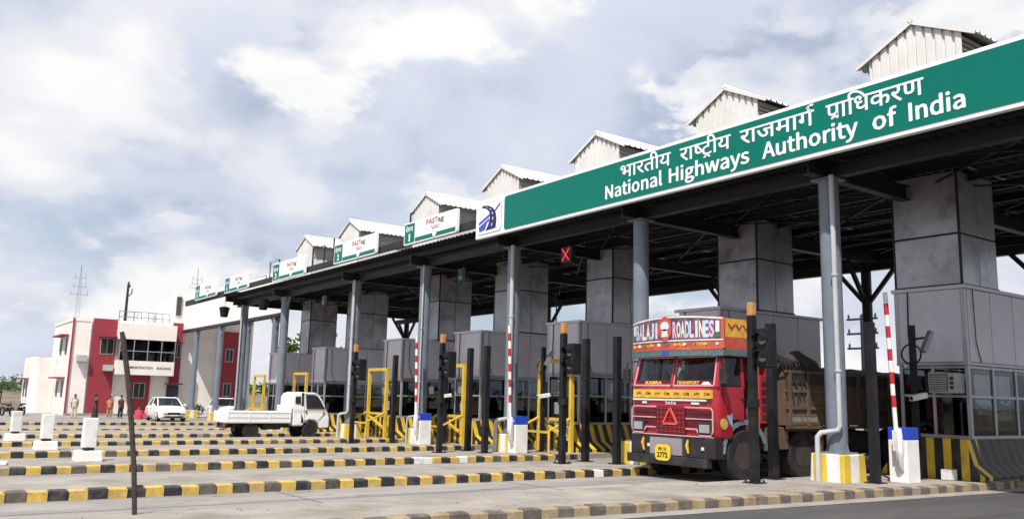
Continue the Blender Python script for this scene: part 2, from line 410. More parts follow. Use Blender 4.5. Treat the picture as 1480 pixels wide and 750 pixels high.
tag(mb.build('grit', mat('grit', (.17, .15, .13), .95, var=.5), fix=False), kind='stuff')
# dark strips standing in for shadow gaps along the far side of the near island
mb = MB()
for q in range(26):
    x = -1.5 + q * .56
    mb.box(x, x + .3 + .08 * (q % 3), 10.53, 10.575, zg(10.5) + .03, zg(10.5) + .085)
mb.build('gap_shade', m_joint, islands[0])

# ------------------------------------------------------------------ canopy
canopy = thing('toll_canopy', 'long dark steel toll plaza canopy on grey columns with white roof monitors', 'canopy', (14.4, 9.6, zg(9.6)))
def CL(x, y, z): return (x - 14.4, y - 9.6, z - zg(9.6))
class CMB(MB):   # world coordinates, stored relative to the canopy origin
    def build(s, name, mats, parent=None, **k):
        off = k.pop('off', None) or (14.4, 9.6, zg(9.6))
        s.v = [(a - off[0], b - off[1], c - off[2]) for a, b, c in s.v]
        return MB.build(s, name, mats, parent, **k)
mb = CMB()   # corrugated deck: ribs along x
ys = 2.0; prof = []
while ys < 45.4:
    prof += [(ys, 6.37), (ys + .09, 6.37), (ys + .12, 6.41), (ys + .21, 6.41)]; ys += .24
mb.loft([[(13.75, y, z) for y, z in prof], [(24.6, y, z + .05) for y, z in prof]], caps=False, closed=False)
mb.loft([[(13.75, y, z + .02) for y, z in prof], [(24.6, y, z + .07) for y, z in prof]], caps=False, closed=False)
mb.build('roof', m_deck, canopy, fix=False)
CMB().box(13.66, 13.74, 2.0, 45.5, 6.50, 6.74).build('fascia', m_dark, canopy)
CMB().box(13.68, 13.82, 45.502, 53.2, 6.42, 6.72).build('gantry_beam', m_dark, canopy)
CMB().box(24.61, 24.68, 2.0, 45.5, 5.98, 6.62).build('rear_fascia', m_dark, canopy)
CMB().box(13.75, 24.6, 45.42, 45.5, 6.12, 6.70).build('end_fascia', m_dark, canopy)
for q, x in enumerate([14.15, 15.3, 16.5, 17.7, 18.9, 20.1, 21.3, 22.5, 23.7]):
    mb = CMB()
    mb.box(x - .04, x + .04, 2.0, 45.4, 6.345, 6.36); mb.box(x - .006, x + .006, 2.0, 45.4, 6.19, 6.345); mb.box(x - .04, x + .04, 2.0, 45.4, 6.175, 6.19)
    mb.build('purlin', m_dark, canopy)
COLY = [9.6, 14.8, 20.1, 25.3, 30.75, 38.4, 44.2]
for q, y in enumerate([4.4] + COLY):
    mb = CMB()
    mb.box(13.76, 24.58, y - .10, y + .10, 6.15, 6.17); mb.box(13.76, 24.58, y - .012, y + .012, 5.87, 6.15); mb.box(13.76, 24.58, y - .10, y + .10, 5.85, 5.87)
    mb.build('rafter', m_dark, canopy)
for y in [7.0, 12.2, 17.4, 22.7, 28.0, 34.5, 41.3]:
    mb = CMB()
    for x0, x1 in ((14.2, 17.4), (17.4, 20.8), (20.8, 24.2)):
        mb.bar((x0, y - 2.2, 6.15), (x1, y + 2.2, 6.15), .035); mb.bar((x0, y + 2.2, 6.11), (x1, y - 2.2, 6.11), .035)
    mb.build('cross_bracing', m_dark, canopy)
mb = CMB()
mb.box(14.30, 14.50, 2.0, 45.4, 6.10, 6.12); mb.box(14.39, 14.41, 2.0, 45.4, 5.87, 6.10); mb.box(14.30, 14.50, 2.0, 45.4, 5.852, 5.87)
mb.build('eaves_beam', m_dark, canopy)
CMB().box(23.9, 24.1, 2.0, 45.4, 5.60, 5.848).build('rear_beam', m_dark, canopy)
def column(x, y, front, pipe):
    z0 = zg(y) + IH
    top = 5.849 if front else 5.6
    mb = CMB()
    n = 20; r = .19 if front else .15
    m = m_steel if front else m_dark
    zb = z0 + (.5 if front else 0)
    mb.loft([[(x + r * math.cos(2 * math.pi * j / n), y + r * math.sin(2 * math.pi * j / n), z) for j in range(n)] for z in (zb, top)])
    c = mb.build('column', m, canopy, smooth=True)
    mb = CMB().box(x - .26, x + .26, y - .26, y + .26, zb - .002, zb + .03)
    for sx, sy in ((1, 0), (-1, 0), (0, 1), (0, -1)):
        ux, uy = sx * .18, sy * .18
        p = [(x + ux, y + uy, zb + .03), (x + sx * .25, y + sy * .25, zb + .03), (x + ux, y + uy, zb + .22)]
        t = .008
        d = (-sy * t, sx * t)
        mb.loft([[(a - d[0], b - d[1], cc) for a, b, cc in p], [(a + d[0], b + d[1], cc) for a, b, cc in p]])
    mb.build('base_plate', m, c)
    mb = CMB()
    if front:
        if y > 35:
            for s in (-1, 1): mb.bar((x, y + s * .15, top - .55), (x, y + s * .55, top), .08)
        else: mb.box(x - .24, x + .24, y - .24, y + .24, top - .03, top - .002)
    else:
        for s in (-1, 1): mb.bar((x, y + s * .1, top - .95), (x, y + s * .95, top + .02), .11)
        mb.bar((x - .1, y, top - .95), (x - .95, y, top + .24), .11)
    mb.build('knee_brace' if not front or y > 35 else 'cap_plate', m, c)
    if front:
        mb = CMB(); e = .36
        mb.hexa([(x - e, y - e, z0 - .02), (x + e, y - e, z0 - .02), (x + e, y + e, z0 - .02), (x - e, y + e, z0 - .02), (x - e + .02, y - e + .02, z0 + .5), (x + e - .02, y - e + .02, z0 + .5), (x + e - .02, y + e - .02, z0 + .5), (x - e + .02, y + e - .02, z0 + .5)])
        mb.build('plinth', m_plinth, c, bevel=.02, off=(x, y, z0)).location = (x - 14.4, y - 9.6, z0 - zg(9.6))
    if pipe:
        px, py = x - .20, y - .20
        p = [(px, py, top + .02), (px, py, z0 + 1.02), (px - .02, py + .03, z0 + .93), (px - .18, py + .28, z0 + .88), (px - .22, py + .33, z0 + .80), (px - .23, py + .34, z0)]
        mb = CMB().tube(p, pipe, 10)
        for zz in (z0 + 2.0, z0 + 3.8): mb.tube([(px, py, zz), (px, py, zz + .04)], pipe + .018, 10)
        mb.build('downpipe', m_pvc, c, smooth=True)
    return c
for q, y in enumerate(COLY):
    column(14.4, y, True, {0: .050, 2: .062, 3: .028, 4: .055, 6: .04}.get(q))
    if q: column(24.0, y, False, 0)
column(24.0, 9.6, False, 0)
# roof monitors: gabled, ribbed, one above each island
def monitor(y, x0=17.35, x1=22.0, apex=9.88, hw=1.05):
    zb = 6.40
    def top(u): return apex - .05 - abs(u) * .50
    mb = CMB(); p = .21; k = int(2 * hw / p); st = []
    for j in range(k):
        a = -hw + j * p
        st += [(a, 0), (a + .13, 0), (a + .145, .05), (a + .195, .05)]
    st.append((hw, 0))
    fr = [[(x0 + d, y + u, zb) for u, d in st], [(x0 + d, y + u, top(u)) for u, d in st]]
    mb.loft(fr, caps=False, closed=False)
    g = mb.build('roof_monitor', m_sheet, canopy, fix=False)
    mb = CMB()
    mb.loft([[(x1 - d, y + u, zb) for u, d in st], [(x1 - d, y + u, top(u)) for u, d in st]], caps=False, closed=False)
    mb.build('rear_gable', m_sheet, g, fix=False)
    for s in (-1, 1):
        mb = CMB(); X = []; xx = x0 - .03
        while xx < x1 + .2: X += [(xx, 0), (xx + .14, 0), (xx + .17, .045), (xx + .21, .045), (xx + .24, 0)]; xx += .24
        r1 = [(a, y + s * .0, apex + d) for a, d in X]; r2_ = [(a, y + s * (hw + .3), apex - (hw + .3) * .5 + d) for a, d in X]
        mb.loft([r1, r2_], caps=False, closed=False)
        mb.loft([[(a, b, c - .012) for a, b, c in r1], [(a, b, c - .012) for a, b, c in r2_]], caps=False, closed=False)
        mb.build('roof_sheet', m_sheet, g, fix=False)
        mb = CMB()
        mb.box(x0 + .04, x1 - .04, y + s * (hw - .10), y + s * (hw - .06), zb, 9.28); mb.box(x0 + .04, x1 - .04, y + s * (hw - .06), y + s * (hw + .02), zb, 8.55)
        mb.build('side_wall', m_sheet, g)
        mb = CMB()
        for q in range(6):
            z = 8.60 + q * .105
            mb.hexa([(x0 + .1, y + s * (hw - .05), z + .05), (x1 - .1, y + s * (hw - .05), z + .05), (x1 - .1, y + s * (hw + .04), z - .01), (x0 + .1, y + s * (hw + .04), z - .01),
                     (x0 + .1, y + s * (hw - .05), z + .062), (x1 - .1, y + s * (hw - .05), z + .062), (x1 - .1, y + s * (hw + .04), z + .002), (x0 + .1, y + s * (hw + .04), z + .002)])
        mb.build('louvre', m_louv, g)
        CMB().bar((x0 - .045, y + s * .02, apex - .02), (x0 - .045, y + s * (hw + .31), apex - (hw + .31) * .5 - .02), .03, .08).build('verge_trim', m_sheet, g)
    CMB().tube([(x0 - .06, y, apex + .035), (x1 + .2, y, apex + .035)], .07, 8).build('ridge_cap', m_sheet, g, smooth=True)
MONY = [9.35, 14.6, 19.85, 25.1, 30.7, 38.2, 43.9]
for y in MONY: monitor(y)
# low handrails and stubs on the roof edge
for y0, y1 in ((33.0, 34.2), (38.2, 39.4)):
    CMB().tube([(13.9, y0, 6.6), (13.9, y0, 7.55), (13.9, y1, 7.55), (13.9, y1, 6.6)], .03, 6).build('roof_rail', m_dark, canopy)
for y in (25.75, 32.2): CMB().tube([(13.95, y, 6.6), (13.95, y, 7.75)], .035, 6).build('roof_stub', m_dark, canopy)
CMB().tube([(13.95, 40, 6.6), (13.95, 40, 7.0), (13.95, 45.3, 7.0), (13.95, 45.3, 6.6)], .02, 6).build('roof_rail', m_dark, canopy)

# ------------------------------------------------------------------ signs on the canopy edge
SX = 13.5
def sface(u, v, d=0.0): return (SX - d, -u, v)     # u runs to the right as seen from the road
def rrect(y0, y1, z0, z1, r, n=6):
    pts = []
    for cx, cz, a0 in ((y1 - r, z1 - r, 0), (y0 + r, z1 - r, 90), (y0 + r, z0 + r, 180), (y1 - r, z0 + r, 270)):
        for j in range(n + 1):
            a = R(a0 + 90 * j / n); pts.append((cx + r * math.cos(a), cz + r * math.sin(a)))
    return pts
class SMB(MB):
    def build(s, name, mats, parent, **k):
        o = parent
        while o.parent: o = o.parent
        s.v = [(a - o.location.x, b - o.location.y, c - o.location.z) for a, b, c in s.v]
        return MB.build(s, name, mats, parent, **k)
big = thing('highway_sign', 'long green highway authority sign with Hindi and English lettering along the canopy edge', 'sign', (SX, 11.4, 6.07))
SMB().box(SX, SX + .12, 2.05, 20.85, 6.07, 7.20).build('backing_board', m_signw, big, bevel=.012)
mb = SMB(); mb.prism(rrect(2.15, 19.38, 6.155, 7.125, .10), 'x', SX - .012, SX + .002); gpn = mb.build('green_panel', m_green, big)
for q in range(7):
    y = 4.4 + q * 2.15
    SMB().box(SX - .0135, SX - .011, y, y + .012, 6.17, 7.11).build('panel_seam', mat('seam green', (.001, .11, .085), .5) if q == 0 else bpy.data.materials['seam green'], gpn)
def sign_words(words, z0, z1, name, mkv, bold, ref):
    for w_, ya, yb in words:
        vs, fs = mkv(w_)
        x0, x1, _, _ = bounds(vs); mb = SMB()
        for k, (du, dv) in enumerate(((0, 0), (1, 0), (-1, 0), (0, 1), (0, -1), (.7, .7), (-.7, .7), (.7, -.7), (-.7, -.7))):
            put_text(mb, vs, fs, -ya + du * bold, -yb + du * bold, z0 + dv * bold * .8, z1 + dv * bold * .8, lambda u, v: sface(u, v, .016 + .0006 * k), box=(x0, x1, *ref))
        mb.build(name, m_signw, big, fix=False)
GLY={'N':(0.253,'35,0 66,0 66,135 64,175 62,215 63,215 91,162 185,0 218,0 218,257 187,257 187,123 188,82 192,42 190,42 162,95 68,257 35,257','0,4,17 4,16,17 4,5,16 5,15,16 11,9,10 11,8,9 0,3,4 6,15,5 0,2,3 7,15,6 0,1,2 12,8,11 7,14,15 13,8,12 7,13,14 7,8,13'),
'a':(0.197,'76,-5 109,3 139,23 140,23 143,0 169,0 169,117 154,174 103,195 61,187 29,170 41,148 67,162 98,168 129,154 137,120 49,97 21,49 36,10 85,21 61,28 51,51 70,82 137,99 137,46 111,28','9,7,8 10,7,9 10,13,7 13,14,7 14,6,7 11,12,10 12,13,10 15,6,14 16,6,15 16,23,6 23,5,6 16,22,23 24,5,23 17,22,16 17,21,22 17,20,21 18,20,17 25,3,24 3,5,24 18,19,20 19,2,25 2,3,25 19,1,2 4,5,3 18,1,19 0,1,18'),
't':(0.132,'92,-5 110,-2 127,2 121,27 110,23 99,21 76,31 70,58 70,164 121,164 121,190 70,190 70,244 43,244 40,190 9,188 9,164 38,164 38,59 50,13','14,12,13 14,11,12 15,11,14 15,10,11 15,9,10 16,9,15 17,9,16 18,8,17 17,9,8 18,7,8 19,7,18 19,6,7 19,5,6 4,2,3 5,2,4 19,2,5 0,2,19 0,1,2'),
'i':(0.096,'48,229 64,235 70,251 64,266 48,271 33,266 27,251 33,235 32,0 64,0 64,190 32,190','8,10,11 8,9,10 5,3,4 6,3,5 6,2,3 7,2,6 7,1,2 0,1,7'),
'o':(0.212,'106,-5 167,22 194,95 167,169 106,195 45,169 18,95 45,22 106,22 66,42 51,95 66,148 106,168 146,148 161,95 146,42','5,3,4 6,11,5 11,12,5 12,3,5 12,13,3 13,2,3 6,10,11 14,2,13 7,10,6 7,9,10 15,2,14 15,1,2 8,1,15 7,8,9 8,1,7 0,1,7'),
'n':(0.214,'32,0 64,0 64,138 90,160 116,167 144,155 152,116 152,0 184,0 184,120 170,176 126,195 91,186 62,162 58,190 32,190','12,10,11 0,14,15 0,13,14 13,10,12 13,4,10 4,5,10 5,9,10 13,3,4 0,2,13 2,3,13 6,9,5 0,1,2 6,8,9 7,8,6'),
'l':(0.099,'66,-5 77,-4 84,-2 80,23 76,22 73,22 67,25 64,36 64,279 32,279 32,38 40,7','10,8,9 10,7,8 11,7,10 11,6,7 11,5,6 4,2,3 5,2,4 11,2,5 0,2,11 0,1,2'),
'H':(0.255,'35,0 68,0 68,121 187,121 187,0 220,0 220,257 187,257 187,149 68,149 68,257 35,257','0,10,11 0,9,10 8,6,7 8,5,6 0,2,9 2,8,9 2,3,8 3,5,8 0,1,2 4,5,3'),
'g':(0.197,'96,-88 166,-68 193,-22 176,13 126,23 89,23 63,29 56,44 59,57 68,67 82,62 96,60 145,78 166,126 161,149 150,166 189,166 189,190 123,190 111,194 96,195 46,177 25,127 33,97 50,76 50,75 35,60 29,39 34,20 46,8 46,6 25,-13 18,-37 40,-74 96,82 68,94 56,127 68,160 96,172 125,160 137,127 125,94 101,-65 60,-56 46,-32 50,-16 65,0 78,-2 90,-3 123,-3 151,-8 161,-27 145,-54','21,19,20 21,18,19 21,17,18 21,16,17 22,37,21 37,38,21 38,16,21 39,15,38 15,16,38 39,14,15 22,36,37 40,14,39 40,13,14 23,36,22 23,35,36 41,13,40 41,12,13 24,35,23 24,34,35 34,12,41 24,12,34 24,11,12 25,11,24 26,9,25 9,11,25 26,8,9 10,11,9 27,8,26 27,7,8 27,6,7 28,6,27 28,5,6 28,4,5 28,3,4 29,3,28 29,49,3 49,50,3 50,2,3 30,49,29 31,46,30 46,49,30 31,45,46 47,49,46 48,49,47 51,2,50 32,45,31 32,44,45 51,1,2 52,1,51 32,43,44 33,43,32 42,1,52 33,42,43 33,1,42 33,0,1'),
'h':(0.213,'32,0 64,0 64,138 90,160 116,167 144,155 152,116 152,0 184,0 184,120 170,176 126,195 91,186 63,163 64,202 64,279 32,279','0,15,16 0,14,15 0,13,14 12,10,11 13,10,12 13,4,10 4,5,10 5,9,10 13,3,4 0,2,13 2,3,13 6,9,5 0,1,2 6,8,9 7,8,6'),
'w':(0.281,'62,0 99,0 126,102 133,129 139,157 141,157 147,129 154,103 181,0 220,0 272,190 241,190 213,80 207,53 202,27 200,27 193,53 187,80 157,190 126,190 96,80 89,53 83,27 82,27 76,53 70,80 42,190 9,190','0,26,27 0,25,26 20,18,19 20,4,18 4,5,18 5,17,18 12,10,11 12,9,10 20,3,4 6,17,5 7,17,6 20,2,3 8,17,7 20,1,2 0,24,25 21,1,20 8,16,17 13,9,12 0,23,24 22,1,21 8,15,16 14,9,13 0,22,23 0,1,22 8,14,15 8,9,14'),
'y':(0.182,'35,-82 80,-63 106,-16 178,190 147,190 112,85 105,58 97,31 95,31 86,58 76,85 38,190 5,190 81,0 77,-15 60,-44 34,-56 26,-55 19,-53 13,-78 23,-81','13,11,12 13,10,11 5,3,4 5,2,3 13,9,10 6,2,5 13,8,9 7,2,6 13,7,8 13,2,7 14,2,13 15,2,14 15,1,2 16,1,15 19,17,18 19,16,17 19,1,16 19,0,1 20,0,19'),
's':(0.164,'82,-5 133,12 151,52 132,90 93,110 65,122 52,143 61,162 88,170 111,165 131,153 146,173 120,189 87,195 39,179 22,141 39,105 77,86 107,72 120,50 111,29 83,20 53,27 27,43 11,22 43,3','14,12,13 14,11,12 15,7,14 7,8,14 8,11,14 8,9,11 9,10,11 15,6,7 15,5,6 16,5,15 16,4,5 16,3,4 17,3,16 17,18,3 18,2,3 19,2,18 19,1,2 20,1,19 24,22,23 21,1,20 24,21,22 25,21,24 25,1,21 25,0,1'),
'A':(0.213,'1,0 34,0 59,78 153,78 177,0 211,0 124,257 88,257 67,104 79,144 93,187 105,230 106,230 119,187 132,144 145,104','0,11,7 11,6,7 11,12,6 12,5,6 0,10,11 13,5,12 14,5,13 0,9,10 0,8,9 15,5,14 0,2,8 2,15,8 2,3,15 3,5,15 0,1,2 4,5,3'),
'u':(0.213,'88,-5 122,5 151,30 152,30 154,0 181,0 181,190 149,190 149,55 124,31 97,23 70,35 62,74 62,190 29,190 29,70 44,14','15,13,14 15,12,13 8,6,7 8,5,6 15,11,12 16,11,15 9,3,8 3,5,8 16,10,11 10,2,9 2,3,9 10,1,2 4,5,3 16,1,10 0,1,16'),
'r':(0.136,'32,0 64,0 64,122 87,156 112,166 122,166 131,163 137,191 127,194 116,195 86,184 62,155 58,190 32,190','10,8,9 10,7,8 10,6,7 0,12,13 0,11,12 11,4,10 4,5,10 5,6,10 11,3,4 11,2,3 0,2,11 0,1,2'),
'f':(0.114,'12,164 37,164 37,0 69,0 69,164 110,164 110,190 69,190 69,220 76,248 96,258 107,256 118,252 125,277 110,282 93,283 51,266 37,221 37,190 12,188','16,14,15 16,13,14 16,11,13 11,12,13 17,9,16 9,10,16 16,11,10 17,8,9 18,8,17 18,7,8 19,7,18 19,6,7 19,5,6 0,5,19 0,5,1 2,4,1 1,5,4 2,3,4'),
'd':(0.217,'97,-5 129,3 155,22 156,22 159,0 185,0 185,279 153,279 153,206 154,173 130,189 101,195 43,168 19,95 40,21 104,22 65,42 51,95 68,148 106,168 130,163 153,148 153,48 129,29','8,6,7 8,5,6 9,5,8 12,10,11 12,9,10 12,19,9 19,20,9 20,21,9 21,5,9 13,18,12 18,19,12 22,5,21 13,17,18 13,16,17 14,16,13 23,3,22 3,5,22 14,15,16 15,3,23 14,2,15 15,3,2 14,1,2 4,5,3 0,1,14'),
'I':(0.103,'35,0 68,0 68,257 35,257','0,2,3 0,1,2')}
def glyph_word(word):
    vs, fs, x = [], [], 0.0
    for ch in word:
        a, v, f = GLY[ch]; o = len(vs)
        vs += [Vector((x + int(p.split(',')[0]) / 1000, int(p.split(',')[1]) / 1000, 0)) for p in v.split()]
        fs += [tuple(o + int(q) for q in t.split(',')) for t in f.split()]; x += a
    return vs, fs
_, _, h0, h1 = bounds(glyph_word('H')[0])
sign_words([('National', 15.08, 13.2), ('Highways', 12.97, 10.77), ('Authority', 10.43, 8.36), ('of', 8.06, 7.62), ('India', 7.39, 6.46)], 6.285, 6.595, 'english_word', glyph_word, .013, (h0, h1))
# Hindi: glyphs set in visual order, with the joined forms drawn as strokes
def stroke(vs, fs, pts, wd):
    for (ax, ay), (bx, by) in zip(pts, pts[1:]):
        d = Vector((bx - ax, by - ay)); d.normalize(); nx_, ny_ = -d.y * wd / 2, d.x * wd / 2
        ax -= d.x * wd * .2; ay -= d.y * wd * .2; bx += d.x * wd * .2; by += d.y * wd * .2
        b = len(vs)
        vs += [Vector((ax + nx_, ay + ny_, 0)), Vector((bx + nx_, by + ny_, 0)), Vector((bx - nx_, by - ny_, 0)), Vector((ax - nx_, ay - ny_, 0))]
        fs.append((b, b + 1, b + 2, b + 3))
def half(ch, keep, bold):
    vs, fs = text_mb(ch, bold)
    x0, x1, y0, y1 = bounds(vs)
    bm = bmesh.new(); bv = [bm.verts.new(v) for v in vs]
    for f in fs:
        try: bm.faces.new([bv[i] for i in f])
        except ValueError: pass
    bmesh.ops.bisect_plane(bm, geom=bm.verts[:] + bm.edges[:] + bm.faces[:], plane_co=(x0 + (x1 - x0) * keep, 0, 0), plane_no=(1, 0, 0), clear_outer=True)
    bm.verts.index_update(); r = ([v.co.copy() for v in bm.verts], [tuple(v.index for v in f.verts) for f in bm.faces]); bm.free(); return r
HB = 0.0
_, _, r0, r1 = bounds(text_mb('र', HB)[0])       # height of a plain letter: headline to foot
hh = r1 - r0
def join(parts):
    vs, fs, x = [], [], 0.0; at = []
    for v, f in parts:
        a, b, _, _ = bounds(v); o = len(vs)
        vs += [Vector((p.x - a + x, p.y, 0)) for p in v]; fs += [tuple(o + i for i in q) for q in f]
        at.append((x, x + b - a)); x += b - a - .01
    return vs, fs, at
def hindi(s):
    T = lambda t: text_mb(t, HB)
    if s == 'rashtriya':
        vs, fs, at = join([T('रा'), half('ष', .66, HB), T('टीय')])
        tw = bounds(T('ट')[0]); a = at[2][0]; m = a + (tw[1] - tw[0]) / 2
        stroke(vs, fs, [(m - .13, r0 - .10), (m, r0 + .005), (m + .13, r0 - .10)], .06)
        return vs, fs
    if s == 'rajmarg':
        vs, fs, at = join([T('राजमाग')])
        b = at[0][1] - .10
        stroke(vs, fs, [(b, r1 - .02), (b - .10, r1 + .06), (b - .12, r1 + .15), (b - .05, r1 + .21), (b + .06, r1 + .22)], .065)
        return vs, fs
    if s == 'pradhikaran':
        v1, f1 = T('पा'); wp = bounds(text_mb('प', HB)[0])
        vs, fs, at = join([(v1, f1), T('िधकरण')])
        xs = (wp[1] - wp[0]) - .12
        stroke(vs, fs, [(xs, r0 + .20), (xs - .24, r0 + .04)], .07)
        return vs, fs
    return text_mb('भारतीय', HB)
sign_words([('bharatiya', 14.55, 12.92), ('rashtriya', 12.64, 11.23), ('rajmarg', 10.98, 9.24), ('pradhikaran', 8.98, 7.12)], 6.69, 6.985, 'hindi_word', hindi, .006, (r0, r1))
# logo panel: a dark road curling over blue water-like bars
mb = SMB(); mb.prism(rrect(19.52, 20.74, 6.17, 7.10, .14), 'x', SX - .010, SX + .002); lp = mb.build('logo_panel', mat('logo panel edge', (.30, .31, .36), .5), big)
mb = SMB(); mb.prism(rrect(19.535, 20.725, 6.185, 7.085, .13), 'x', SX - .014, SX - .006); mb.build('panel_face', m_signw, lp)
def lg(u, v, d=.018): return (SX - d, 20.66 - u * 1.06, 6.24 + v * .80)
mb = SMB()
for a, b in (((.0, .10, .50, .36), .11), ((.0, .27, .54, .53), .11), ((.70, .58, 1.02, .86), .10)):
    u0, v0, u1, v1 = a
    mb.add([lg(u0, v0), lg(u1, v1), lg(u1, v1 + b), lg(u0, v0 + b)], [(0, 1, 2, 3)])
mb.add([lg(.02, .02), lg(.30, .06), lg(.40, .30), lg(.02, .12)], [(0, 1, 2, 3)])
mb.build('blue_bars', m_logob, lp, fix=False)
mb = SMB(); L_, R_ = [], []
KL = [(.13, .91), (.32, .87), (.48, .74), (.55, .55), (.50, .30), (.34, .03)]; KR = [(.16, .99), (.42, .96), (.68, .82), (.83, .58), (.86, .32), (.82, .05)]
for j in range(13):
    t = j / 12 * 5; k = min(4, int(t)); f = t - k
    L_.append(tuple(KL[k][i] * (1 - f) + KL[k + 1][i] * f for i in (0, 1))); R_.append(tuple(KR[k][i] * (1 - f) + KR[k + 1][i] * f for i in (0, 1)))
for a in range(12): mb.add([lg(*L_[a], .021), lg(*L_[a + 1], .021), lg(*R_[a + 1], .021), lg(*R_[a], .021)], [(0, 1, 2, 3)])
mb.build('road_emblem', m_logod, lp, fix=False)
mb = SMB()
for a in range(2, 12, 2):
    c0 = [(L_[a][i] + R_[a][i]) / 2 for i in (0, 1)]; c1 = [(L_[a + 1][i] + R_[a + 1][i]) / 2 for i in (0, 1)]
    mb.add([lg(c0[0] - .014, c0[1], .024), lg(c1[0] - .018, c1[1], .024), lg(c1[0] + .018, c1[1], .024), lg(c0[0] + .014, c0[1], .024)], [(0, 1, 2, 3)])
mb.build('lane_dashes', m_signw, lp, fix=False)

LS = [('1', 21.95, 25.33, 6.47, 7.22, 'nearest the big sign'), ('2', 27.45, 31.1, 6.48, 7.25, 'second from the big sign'), ('3', 34.1, 37.9, 6.42, 7.24, 'midway along the canopy edge'),
      ('4', 41.35, 45.0, 6.48, 7.30, 'beside the far end of the roof'), ('5', 46.5, 50.5, 6.52, 7.40, 'farthest, on the beam past the roof')]
for num, ya, yb, z0, z1, where in LS:
    t = thing('lane_sign', 'white and green lane sign numbered %s, %s' % (num, where), 'sign', (SX, (ya + yb) / 2, z0), 0, 'lane signs along the canopy edge')
    wdt = yb - ya
    mb = SMB(); mb.prism(rrect(ya, yb, z0, z1, .06), 'x', SX, SX + .10); mb.build('backing_board', m_signw, t)
    for yy in (ya + .5, yb - .5):
        SMB().box(SX + .101, SX + .158, yy - .03, yy + .03, z0 + .05, z1 + .05).build('bracket', m_dark, t)
    gw = wdt * .215
    mb = SMB(); mb.prism(rrect(yb - gw, yb - .06, z0 + .05, z1 - .05, .04), 'x', SX - .010, SX + .002)
    gp = mb.build('number_panel', m_green, t)
    mb = SMB(); vs, fs, _ = join([text_mb('लन', .015)]); 
    b = bounds(vs); stroke(vs, fs, [(b[0] + .42, r1 - .0), (b[0] + .30, r1 + .14), (b[0] + .16, r1 + .20)], .07)
    put_text(mb, vs, fs, -(yb - .14), -(yb - gw + .09), z0 + .42, z0 + .64, lambda u, v: sface(u, v, .016))
    vs, fs = text_mb(num, .04)
    put_text(mb, vs, fs, -(yb - .36), -(yb - gw + .27), z0 + .10, z0 + .36, lambda u, v: sface(u, v, .016))
    mb.build('lane_number', m_signw, gp, fix=False)
    mb = SMB(); mb.box(SX - .010, SX + .002, ya + .06, yb - gw - .05, z0 + .05, z0 + .18); st = mb.build('green_strip', m_green, t)
    yc = (ya + yb - gw) / 2
    mb = SMB(); mb.tube([(SX - .020, yc, z0 + .16), (SX - .006, yc, z0 + .16)], .12, 14); mb.build('arrow_disc', m_signw, st)
    mb = SMB(); vs, fs = text_mb('FAS', .03); put_text(mb, vs, fs, -(yc + .56), -(yc + .02), z0 + .50, z0 + .68, lambda u, v: sface(u + .0, v, .006)); mb.build('red_lettering', m_txtr, t, fix=False)
    mb = SMB(); vs, fs = text_mb('ag', .03); x0, x1, y0, y1 = bounds(vs); vT, fT = text_mb('T', .03)
    put_text(mb, vT, fT, -(yc - .0), -(yc - .16), z0 + .50, z0 + .68, lambda u, v: sface(u, v, .006))
    put_text(mb, vs, fs, -(yc - .17), -(yc - .56), z0 + .45, z0 + .63, lambda u, v: sface(u, v, .006)); mb.build('grey_lettering', m_txtg, t, fix=False)
    mb = SMB()
    for (a, c, zz) in ((.25, -.30, .385), (.18, -.22, .32)):
        for q in range(5):
            u = yc + a - q * (a - c) / 5; mb.add([sface(-u, z0 + zz, .006), sface(-u + .075, z0 + zz, .006), sface(-u + .075, z0 + zz + .035, .006), sface(-u, z0 + zz + .035, .006)], [(0, 1, 2, 3)])
    mb.build('small_print', m_txtr, t, fix=False)

# overhead lane signals
def lane_signal(x, y, z, kind, label):
    t = thing('lane_signal', label, 'traffic signal', (x, y, z), 0, 'overhead lane signals under the canopy')
    MB().box(0, .14, -.22, .22, -.22, .22).build('housing', m_post, t, bevel=.02)
    MB().tube([(.07, 0, .222), (.07, 0, 5.58 - z if z < 5.5 else .3)], .02, 6).build('hanger', m_dark, t)
    mb = MB(); k = []
    if kind == 'x':
        for s in (-1, 1): mb.bar((-.012 - .004 * s, -.14, -.16 * s), (-.012 - .004 * s, .14, .16 * s), .02, .035)
        mb.build('red_cross', m_redx, t)
    else:
        mb.bar((-.012, 0, .18), (-.012, 0, -.12), .02, .06); mb.bar((-.012, -.13, -.02), (-.012, 0, -.17), .02, .05); mb.bar((-.012, .13, -.02), (-.012, 0, -.17), .02, .05)
        mb.build('green_arrow', m_grnx, t)
lane_signal(14.2, 17.45, 5.30, 'x', 'black overhead signal showing a lit red cross, hung below the big sign')
lane_signal(14.2, 22.7, 5.28, 'a', 'black overhead signal with green arrow, near lane sign 1')
lane_signal(14.2, 33.5, 5.28, 'a', 'black overhead signal with green arrow, beyond lane sign 2')
# bucket-shaped lamps hanging from the far beam
for x, y, z, lab in ((13.75, 45.55, 5.30, 'black bucket-shaped lamp hanging by a wire below lane sign 4'), (13.9, 40.0, 5.32, 'black bucket-shaped lamp hanging by a wire between lane signs 3 and 4')):
    t = thing('hanging_lamp', lab, 'lamp', (x, y, z), 0, 'bucket lamps hung under the canopy edge')
    mb = MB(); mb.loft([[(r * math.cos(2 * math.pi * j / 12), r * math.sin(2 * math.pi * j / 12), zz) for j in range(12)] for r, zz in ((.17, 0), (.19, .03), (.27, .46), (.29, .50), (.10, .56))]); mb.build('lamp_shade', m_post, t, smooth=True)
    MB().tube([(0, 0, .55), (.02, .02, .8), (0, 0, 1.18)], .012, 5).build('wire', m_dark, t)

